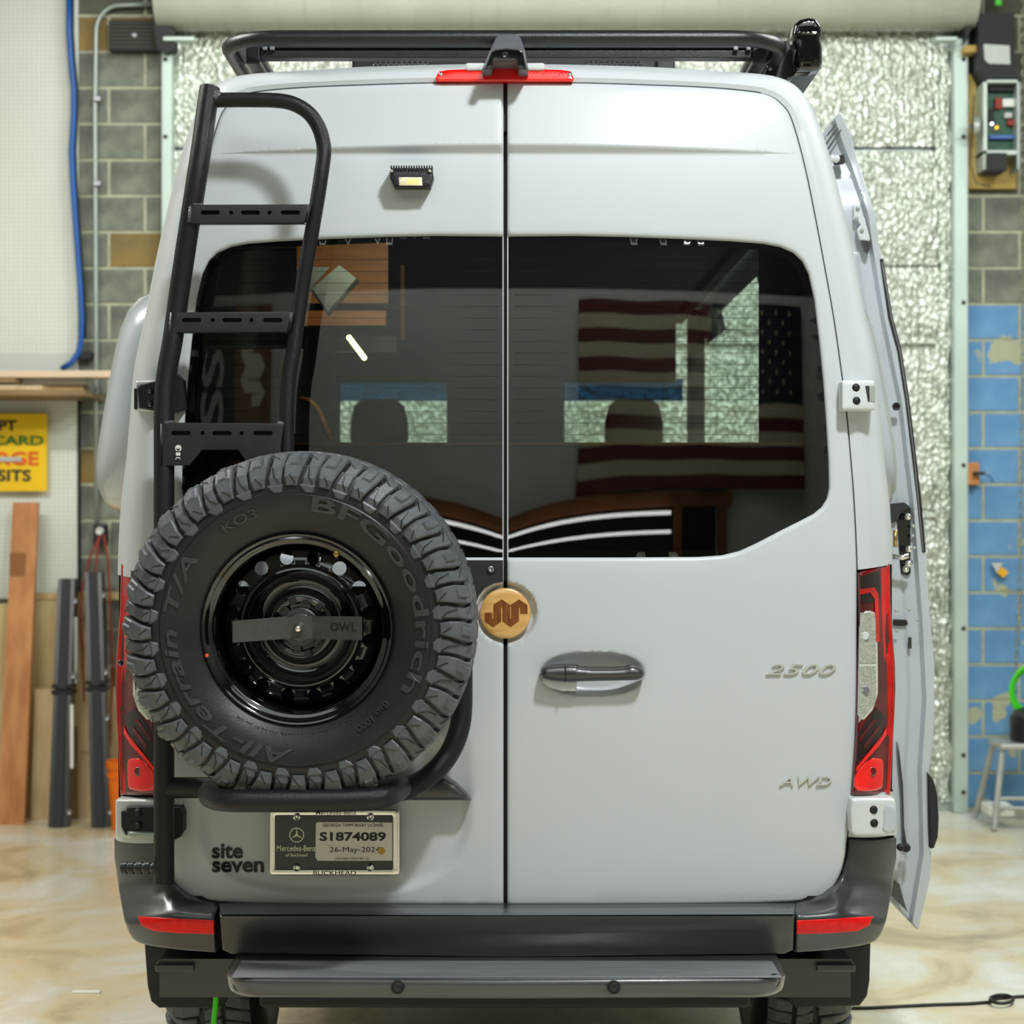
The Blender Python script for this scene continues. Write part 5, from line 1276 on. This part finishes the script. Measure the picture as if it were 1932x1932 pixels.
# raised lettering round the sidewall
def arc_text(s_, rad, hgt, a_start, a_end, shear=.0, cw=True, nm='raised_lettering', m='letter_rubber', bold=.02, lift=.004, uf=None):
    """cw: reads clockwise with the letter tops outward"""
    V, F = text_geo(s_, bold, shear, 1.02)
    lo, hi = V.min(0), V.max(0); out = []
    for lay in (0, 1):
        for x, y in V:
            f = (x - lo[0]) / (hi[0] - lo[0]); a = a_start + (a_end - a_start) * f; r = rad + (y - lo[1]) / (hi[1] - lo[1]) * hgt
            u = float(np.interp(r, [.249, .268, .288, .306, .319], [.118, .129, .137, .1405, .1412]))
            u = u + (lift if lay == 0 else -.004)
            out.append(TH @ Vector((r * math.sin(a), -u, r * math.cos(a))))
    n_ = len(V); cnt = {}
    for f in F:
        for i in range(len(f)):
            e = (f[i], f[(i + 1) % len(f)]); kk = tuple(sorted(e)); cnt[kk] = None if kk in cnt else e
    Fl = [tuple(f) for f in F] + [(e[1], e[0], e[0] + n_, e[1] + n_) for e in cnt.values() if e]
    return build(nm, out, Fl, m, SW, local=True)
arc_text('BFGoodrich', .283, .036, math.radians(8), math.radians(119), bold=.02)
arc_text('All-Terrain T/A', .280, .034, math.radians(181), math.radians(307), shear=.2, bold=.02)
arc_text('KO3', .280, .022, math.radians(325), math.radians(342), bold=.0)
arc_text('Baja 1000', .262, .02, math.radians(128), math.radians(148), bold=0)
arc_text('DOT 4CKP81  TUBELESS  LT  MAX LOAD 1700 KG AT 550 KPA', .246, .007, math.radians(140), math.radians(215), bold=0, lift=.001, uf=.1235)
# steel wheel
rim = MB().lathe([(.094, .2265), (.106, .2285), (.1105, .225), (.108, .219), (.100, .2155), (.096, .208), (.094, .203), (.09, .2005), (.04, .1985), (.02, .196), (-.10, .19), (-.11, .2), (-.12, .225)], TH, 96).build('rim', 'rim_black', SW, smooth=True, angle=45, local=True)
# disc with a ring of round holes
def disc_fn(x, z):
    r = math.hypot(x, z)
    u = np.interp(r, [0, .062, .066, .078, .084, .10, .118, .128, .138, .143, .150, .170, .185, .197], [.035, .035, .040, .040, .02, .012, .02, .045, .058, .056, .048, .044, .034, .012])
    return TH @ Vector((x, -u, z))
hls = [[(c0 + rr * math.cos(t), c1 + rr * math.sin(t)) for t in np.linspace(0, 2 * PI, 17)[:-1]] for c0, c1, rr in [(.168 * math.cos(2 * PI * (k + .5) / 16), .168 * math.sin(2 * PI * (k + .5) / 16), .0165) for k in range(16)]]
ext = [(r * math.cos(t), r * math.sin(t)) for r in (.01, .03, .05, .061, .064, .067, .073, .079, .083, .09, .1, .109, .118, .123, .128, .133, .138, .1405, .143, .147, .15, .186, .191) for t in np.linspace(0, 2 * PI, 97 if r > .05 else 33)[:-1]]
SCL = 1000.
dp = panel('wheel_disc', [(a * SCL, b * SCL) for a, b in circ(0, 0, .196, 90)], 'rim_black', SW, holes=[[(a * SCL, b * SCL) for a, b in h_] for h_ in hls], fn=lambda x, y: np.array([disc_fn(a / SCL, -b / SCL) for a, b in zip(x, y)]), step=400, bstep=9, er=0, thick=.004, extra=[(a * SCL, b * SCL) for a, b in ext], local=True, angle=60)
MB().box(-.2, .2, .06, .10, -.2, .09).build('mount_plate', 'seal_rubber', SW, local=True)
MB().box(-.03, .03, .06, .10, .08, .2).build('mount_bar', 'seal_rubber', SW, local=True)
hub = MB().lathe([(.036, .072), (.046, .072), (.048, .069), (.046, .060), (.042, .056)], TH, 60).build('hub_ring', 'rim_black', SW, smooth=True, angle=30, local=True)
mb = MB()
for k in range(6):
    a = k * PI / 3 + .3
    mb.lathe([(.04, .013), (.050, .013), (.050, .010), (.044, .009), (.044, 0)], TH @ Matrix.Translation((.052 * math.cos(a), 0, .052 * math.sin(a))), 16)
mb.build('lug_seat', 'rim_black', SW, smooth=True, angle=40, local=True)
mb = MB()
for k in range(6):
    a = k * PI / 3 + PI / 6 + .3
    mb.V and None
    c, s_ = math.cos(a), math.sin(a); T2 = TH @ Matrix.Translation((.066 * c, 0, .066 * s_)) @ Matrix.Rotation(-a, 4, 'Y')
    b2 = MB().box(-.009, .009, -.055, -.035, -.008, .008, .002); MB().add([T2 @ Vector(v) for v in b2.V], b2.F).build('hub_notch', 'seal_rubber', SW, local=True)
MB().lathe([(.05, .047), (.056, .047), (.059, .044), (.059, .034), (.063, .032), (.064, .03), (.064, 0)], TH, 48).build('clamp_disc', 'bumper_plastic', SW, smooth=True, angle=30, local=True)
# strap plate with bent wings
def wing(nm, xs, ua, ub, zs, mtl):
    (x0, x1), (za0, zb0, za1, zb1) = xs, zs
    V = [TH @ Vector(v) for v in [(x0, -ua, za0), (x0, -ua, zb0), (x1, -ub, za1), (x1, -ub, zb1)] + [(x0, -ua + .004, za0), (x0, -ua + .004, zb0), (x1, -ub + .004, za1), (x1, -ub + .004, zb1)]]
    return build(nm, V, [(0, 1, 3, 2), (4, 6, 7, 5), (0, 2, 6, 4), (1, 5, 7, 3), (0, 4, 5, 1), (2, 3, 7, 6)], mtl, SW, local=True)
wing('strap_centre', (-.032, .032), .068, .068, (.026, -.027, .029, -.026), 'strap_metal')
wing('strap_wing', (-.150, -.03), .125, .068, (.021, -.030, .027, -.026), 'strap_metal')
w2 = wing('strap_wing', (.03, .056), .068, .084, (.027, -.026, .029, -.027), 'strap_metal')
w3 = wing('strap_wing', (.056, .157), .084, .135, (.029, -.026, .033, -.022), 'strap_metal')
Vt, Ft = text_geo('OWL', .03, 0, 1.15); lo, hi = Vt.min(0), Vt.max(0)
out = []
for x, y in Vt:
    fx = (x - lo[0]) / (hi[0] - lo[0]); fz = (y - lo[1]) / (hi[1] - lo[1]); X = .077 + fx * .066; f2 = (X - .056) / .101
    out.append(TH @ Vector((X, -(.084 + .051 * f2) - .0012, -.006 + fz * .021 + f2 * .004)))
build('cut_lettering', out, Ft, 'ink_black', w3, local=True).matrix_parent_inverse = Matrix.Identity(4)
MB().lathe([(.064, .015), (.072, .014), (.084, .009), (.092, .0085), (.096, .006), (.097, 0)], TH, 20).build('centre_bolt', 'chrome', SW, smooth=True, angle=60, local=True)
va = TH @ Matrix.Translation((.082, 0, .144))
MB().tube([TH @ Vector((.088, -.05, .165)), TH @ Vector((.091, -.085, .176))], .004, 10).build('valve_stem', 'brass', SW, smooth=True, local=True)
MB().lathe([(.084, .0), (.084, .0065), (.096, .0065), (.097, .004), (.093, .003), (.093, 0)], TH @ Matrix.Translation((.092, 0, .1775)), 14).build('valve_cap', 'brass', SW, smooth=True, angle=30, local=True)
MB().lathe([(.112, .0), (.112, .0045), (.114, .003), (.114, 0)], TH @ Matrix.Translation((-.214, 0, -.062)), 12).build('balance_dot', 'orange_paint', SW, local=True)

# ---- road wheels of the rear axle
for k, (px0, px1) in enumerate(((295, 496), (1422, 1627))):
    xm = (P(px0, 0, .72).x + P(px1, 0, .72).x) / 2
    e = empty('rear_wheel', (xm, .72 + R0, R0), parent=VAN)
    Mx = Matrix.Rotation(PI / 2 if k else -PI / 2, 4, 'Z')
    MB().lathe(tyre_profile(R0), Mx, 72).build('tyre', 'tyre_rubber', e, smooth=True, angle=30, local=True)
    mb = MB()
    for j in range(28):
        for me, da in ((lugA, 0), (lugB, 6.4), (lugC, 1.5), (lugC, 8), (lugD, 3), (lugD, 9.5)):
            Rm = Mx @ Matrix.Rotation(j * pitch + da * d2, 4, 'Y'); mb.add([Rm @ v.co for v in me.vertices], [tuple(p.vertices) for p in me.polygons])
    mb.build('tread', 'tread_rubber', e, local=True, kind='stuff')
    MB().lathe([(.10, .222), (.105, .215), (.06, .2), (.03, .15), (.05, .08), (.05, 0)], Mx, 40).build('rim', 'rim_black', e, smooth=True, local=True)
MB().tube([(-.7, .72 + R0, R0), (.7, .72 + R0, R0)], .045, 14).build('rear_axle', 'seal_rubber', VAN)

# ---- roof rack
RK = part('roof_rack', at=(0, 1.5, 2.93))
YR = .2
zt = P(0, 72, YR).z
xl, xr = P(405, 0, YR).x + .02, P(1497, 0, YR).x - .02
def hoop():
    pts = [(xl, 4.2, zt), (xl, 2.5, zt), (xl, .9, zt), (xl, .5, zt)]
    for t in np.linspace(0, PI / 2, 8): pts.append((xl + .15 - .15 * math.cos(t), .35 - .15 * math.sin(t), zt + .0 * t))
    L = pts + [(x, y, z) for x, y, z in [(xl + .4, .2, zt), (0, .2, zt), (xr - .4, .2, zt)]]
    for t in np.linspace(PI / 2, 0, 8): L.append((xr - .15 + .15 * math.cos(t), .35 - .15 * math.sin(t), zt))
    return L + [(xr, .5, zt), (xr, .9, zt), (xr, 2.5, zt), (xr, 4.2, zt)]
MB().tube(hoop(), .0205, 20).build('perimeter_tube', 'rack_black', RK, smooth=True, angle=50)
xa, xb = P(482, 0, .3).x, P(1428, 0, .3).x
z0, z1 = P(0, 109, .3).z, P(0, 84, .3).z
for k, y in enumerate((.3, .95, 1.6, 2.25, 2.9, 3.55)):
    c = MB().box(xa, xb, y, y + .05, z0, z0 + .020, .002).build('crossbar', 'rack_black', RK)
    MB().box(xa, xb, y + .01, y + .05, z0 + .018, z0 + .026).build('crossbar_groove', 'seal_rubber', c)
    MB().box(xa, xb, y, y + .05, z0 + .026, z1, .002).build('crossbar_lip', 'rack_black', c)
for x, sg in ((xa - .005, 1), (xb + .005, -1)):
    s_ = MB().box(x - .018, x + .018, .28, 4.0, z0 - .02, z0 + .03, .003).build('side_rail', 'rack_black', RK)
    MB().box(x + sg * .018, x + sg * .020, .30, 4.0, z0 - .002, z0 + .012).build('rail_groove', 'seal_rubber', s_)
    MB().prism([(x, .28, z0 + .03), (x - sg * .075, .30, z0 + .035), (x - sg * .085, .55, z0 + .03), (x, .45, z0 + .02)], (0, 0, .01)).build('corner_gusset', 'rack_black', RK)
    for px in ((500 if sg > 0 else 1412), (514 if sg > 0 else 1388)):
        p = P(px, 92, .295); MB().box(p.x - .006, p.x + .006, .285, .3, p.z - .005, p.z + .005, .001).build('rack_bolt', 'zinc', RK)
    for y in (.6, 2.2, 3.6): MB().box(x - .03, x + .03, y, y + .06, z0 - .09, z0 - .01, .006).build('rack_foot', 'rack_black', RK)
# roof air unit with honeycomb vents
AC = part('roof_unit', at=(0, .9, 2.93))
y0 = .52
a, b = P(664, 0, y0).x, P(1240, 0, y0).x; zt_ = P(0, 100, y0).z
MB().box(a, b, y0, 1.5, 2.78, zt_, .008).build('unit_cover', 'rack_black', AC)
MB().box(b, P(1274, 0, y0).x, y0 + .01, 1.2, 2.78, zt_ - .005, .004).build('unit_end', 'bumper_plastic', AC)
for c0 in (754, 1156):
    bg = MB().box(P(c0 - 51, 0, y0).x, P(c0 + 51, 0, y0).x, y0 - .004, y0 + .002, P(0, 131, y0).z, P(0, 109, y0).z).build('vent_backing', 'seal_rubber', AC)
    mb = MB()
    for r in range(4):
        for c in range(10):
            cx_, cy_ = c0 - 46 + c * 10 + (5 if r % 2 else 0), 112 + r * 6
            hx = [P(cx_ + 4.6 * math.cos(t), cy_ + 3.1 * math.sin(t), y0 - .006) for t in np.linspace(0, 2 * PI, 7)]
            mb.tube(hx, .0011, 4, cap=False)
    mb.build('honeycomb_mesh', 'zinc', bg)
# awning
AW = part('awning', at=(.8, 1.5, 2.95))
y0 = .36
cap = [(1499, 60), (1494, 75), (1498, 45), (1508, 35), (1524, 31), (1540, 33), (1549, 44), (1552, 62), (1550, 80), (1553, 105), (1550, 124), (1540, 132), (1512, 134), (1502, 128), (1503, 100), (1497, 85)]
cap = [(1496, 62), (1500, 44), (1510, 35), (1526, 31), (1541, 34), (1550, 46), (1553, 62), (1549, 74), (1553, 90), (1553, 116), (1546, 130), (1530, 134), (1504, 133), (1501, 112), (1502, 90), (1496, 76)]
panel('awning_cap', cap, 'gloss_black', AW, fn=lambda x, y: np.array([P(i, j, y0) for i, j in zip(x, y)]), er=9, ed=.02, thick=.05, step=8, bstep=4)
panel('cap_ridge', [(1502, 58), (1548, 60), (1546, 66), (1504, 64)], 'gloss_black', AW, fn=lambda x, y: np.array([P(i, j, y0 - .004) for i, j in zip(x, y)]), er=2, ed=.003, thick=.01, step=8)
MB().prism([P(i, j, y0 + .06) for i, j in ((1504, 60), (1546, 60), (1549, 128), (1506, 131))], (0, 2.6, 0)).build('awning_case', 'bumper_plastic', AW)
for x, sg in ((P(1478, 0, .5).x, 1),):
    MB().prism([P(1440, 150, .5), P(1455, 100, .5), P(1492, 70, .5), P(1500, 78, .5), P(1504, 140, .5), P(1480, 150, .5)], (0, .05, 0)).build('awning_bracket', 'rack_black', AW)
    for px, py in ((1466, 112), (1452, 128)): MB().lathe([(0, .009), (.006, .008), (.008, 0)], Matrix.Translation(P(px, py, .49)), 12).build('bracket_bolt', 'zinc', AW, smooth=True)

# ---- open sliding door
SD = part('sliding_door', at=(1.15, 1.6, 1.5))
YS = 1.0
so_ = [(1548, 256), (1584, 212), (1606, 252), (1623, 310), (1628, 324), (1637, 365), (1651, 411), (1656, 450), (1664, 485), (1683, 600), (1700, 662), (1715, 755), (1728, 864), (1737, 941), (1746, 1042), (1748, 1050), (1754, 1159), (1758, 1200), (1763, 1251), (1763, 1320), (1761, 1393), (1753, 1455), (1751, 1500), (1753, 1600), (1758, 1610), (1756, 1656), (1742, 1717), (1732, 1756), (1676, 1692), (1668, 1500), (1662, 1300), (1660, 1100), (1650, 900), (1620, 700), (1590, 500), (1562, 350)]
fs = lambda o_: (lambda x, y: np.array([P(a, b, YS - o_) for a, b in zip(x, y)]))
def ds(x, y):
    W = fs(0)(x, y)
    # pressed steel: a channel along the inner side and a raised outer flange
    E = np.array([(212, 1584), (310, 1623), (411, 1651), (485, 1664), (600, 1683), (755, 1715), (941, 1737), (1159, 1754), (1320, 1762), (1455, 1753), (1610, 1757), (1756, 1733)])
    xo = np.interp(y, E[:, 0], E[:, 1]); d = xo - x
    W[:, 1] += .0 * sm((16 - d) / 6) * (y > 480) * -1 * 0 + .03 * sm((d - 14) / 5) * (1 - .0 * y) - .012 * sm((d - 40) / 8) * (y > 480)
    W[:, 1] += .02 * np.sin(y / 37.) * sm((480 - y) / 60) 
    return W
E_ = np.array([(212, 1584), (310, 1623), (411, 1651), (485, 1664), (600, 1683), (755, 1715), (941, 1737), (1159, 1754), (1320, 1762), (1455, 1753), (1610, 1757), (1756, 1733)])
ex_ = [(float(np.interp(y, E_[:, 0], E_[:, 1])) - d, y) for y in range(225, 1740, 6) for d in (11, 14, 16.5, 19, 23, 36, 40, 44, 48, 53)]
panel('door_end', so_, 'door_inner', SD, fn=ds, step=14, bstep=5, er=3, ed=.004, thick=1.25, angle=60, extra=ex_)
panel('window_seal', [(1660, 489), (1666, 488), (1684, 596), (1701, 660), (1716, 755), (1729, 864), (1738, 941), (1747, 1042), (1740, 1042), (1730, 941), (1721, 864), (1708, 755), (1693, 662), (1676, 600)], 'seal_rubber', SD, fn=fs(.004), thick=.03, step=10)
panel('seal_highlight', [(1663, 494), (1665, 494), (1683, 600), (1699, 662), (1713, 755), (1726, 864), (1743, 1040), (1741, 1040), (1724, 864), (1711, 755), (1697, 662), (1681, 600)], 'zinc', SD, fn=fs(.006), thick=.003, step=10)
lt = panel('latch_recess', [(1680, 965), (1700, 950), (1718, 958), (1718, 1082), (1712, 1086), (1690, 1080), (1680, 1060)], 'gloss_black', SD, fn=fs(-.02), thick=.002, step=30)
panel('latch_cover', [(1680, 950), (1706, 948), (1717, 956), (1700, 966), (1690, 985), (1680, 988)], 'bumper_plastic', SD, fn=fs(.0), thick=.02, step=20)
MB().tube([P(1689, 1000, .95), P(1689, 1032, .95)], .006, 10).build('latch_pin', 'brass', lt, smooth=True)
MB().tube([P(1684, 1050, .95), P(1702, 1052, .94), P(1714, 1048, .94)], .008, 10).build('latch_lever', 'chrome', lt, smooth=True)
for q in ((1709, 1074), (1714, 1064), (1715, 1036), (1713, 975)): MB().lathe([(0, .010), (.006, .008), (.008, 0)], Matrix.Translation(P(*q, .97)), 12).build('latch_bolt', 'chrome', lt, smooth=True)
MB().lathe([(0, .0125), (.004, .012), (.003, .006), (-.004, .005), (-.004, 0)], Matrix.Translation(P(1691, 767, .985)), 20).build('grommet', 'seal_rubber', SD, smooth=True, angle=30)
panel('door_slot', rrect(1684, 1169, 1712, 1181, 5), 'gloss_black', SD, fn=fs(-.008), thick=.002, step=20)
panel('door_slot', rrect(1713, 1202, 1720, 1224, 2), 'bumper_plastic', SD, fn=fs(-.008), thick=.002, step=20)
for q in ((1691, 1152), (1715, 1150), (1692, 1190), (1723, 993), (1722, 1011), (1725, 1034)): MB().lathe([(0, .0055), (.003, .0045), (.0035, 0)], Matrix.Translation(P(*q, .99)), 12).build('rivet', 'galvanised', SD, smooth=True)
rb = panel('roller_bracket', [(1611, 388), (1624, 386), (1628, 405), (1632, 412), (1642, 450), (1641, 455), (1622, 452), (1617, 432), (1624, 424), (1620, 418), (1611, 414)], 'hinge_paint', SD, fn=fs(.012), er=2, ed=.003, thick=.02, step=8, bstep=4)
for q in ((1618, 393), (1616, 413), (1626, 435)): MB().lathe([(0, .006), (.004, .005), (.005, 0)], Matrix.Translation(P(*q, .985)), 12).build('rivet', 'galvanised', rb, smooth=True)
panel('roller', [(1626, 454), (1641, 454), (1642, 465), (1638, 478), (1631, 472)], 'bumper_plastic', SD, fn=fs(.008), thick=.02, step=20)
panel('stop_block', [(1573, 296), (1592, 291), (1595, 306), (1577, 308)], 'seal_rubber', SD, fn=fs(.02), thick=.04, step=20)
for q in ((1569, 300), (1577, 300)): MB().lathe([(0, .012), (.01, .010), (.012, 0)], Matrix.Translation(P(*q, .97)), 14).build('buffer', 'hinge_paint', SD, smooth=True)
for o_ in (0, 9, 18):
    panel('pressed_groove', [(1554 + o_ * .4, 262 + o_), (1585 + o_ * .2, 222 + o_), (1586 + o_ * .2, 225 + o_), (1555 + o_ * .4, 266 + o_)], 'bumper_plastic', SD, fn=fs(-.006), thick=.004, step=20)
panel('inner_seal', [(1693, 1400), (1697, 1420), (1704, 1480), (1706, 1560), (1712, 1600), (1703, 1600), (1700, 1500), (1694, 1430)], 'bumper_plastic', SD, fn=fs(.0), thick=.02, step=20)
MB().lathe([(0, .014), (.02, .013), (.024, .009), (.024, 0)], Matrix.Translation(P(1708, 1598, .97)), 16).build('rubber_stop', 'seal_rubber', SD, smooth=True, angle=40)
MB().lathe([(0, .011), (.02, .010), (.024, .006), (.024, 0)], Matrix.Translation(P(1698, 1598, .95)), 16).build('rubber_stop', 'seal_rubber', SD, smooth=True, angle=40)
panel('side_trim', [(1751, 1458), (1762, 1472), (1769, 1500), (1772, 1545), (1770, 1580), (1763, 1600), (1757, 1602), (1753, 1560)], 'plate_black', SD, fn=fs(.02), er=3, ed=.006, thick=.9, step=12, bstep=5)
panel('sill_recess', [(1679, 1655), (1697, 1668), (1709, 1712), (1714, 1722), (1700, 1708), (1680, 1688)], 'gloss_black', SD, fn=fs(.005), thick=.004, step=20)

# ---- charging cable plugged in below the bumper
cc = empty('charging_cable', P(408, 1850, .3), 'bright green cable with black plug hanging below the left bumper corner', 'cable')
MB().lathe([(0, .018), (.03, .018), (.035, .015), (.07, .013), (.085, .009)], Matrix.Translation(P(409, 1798, .2)) @ Matrix.Rotation(-PI / 2, 4, 'X') @ Matrix.Rotation(PI, 4, 'X'), 16).build('plug', 'plate_black', cc, smooth=True, angle=40)
tube3('cable', [P(409, 1845, .2), P(407, 1890, .2), P(403, 1935, .2), P(398, 2020, .2), (P(380, 0, .2).x, .25, .012), (P(300, 0, .2).x - .3, .4, .009), (-1.6, .8, .009)], .0072, cc, 'cord_green', 10)
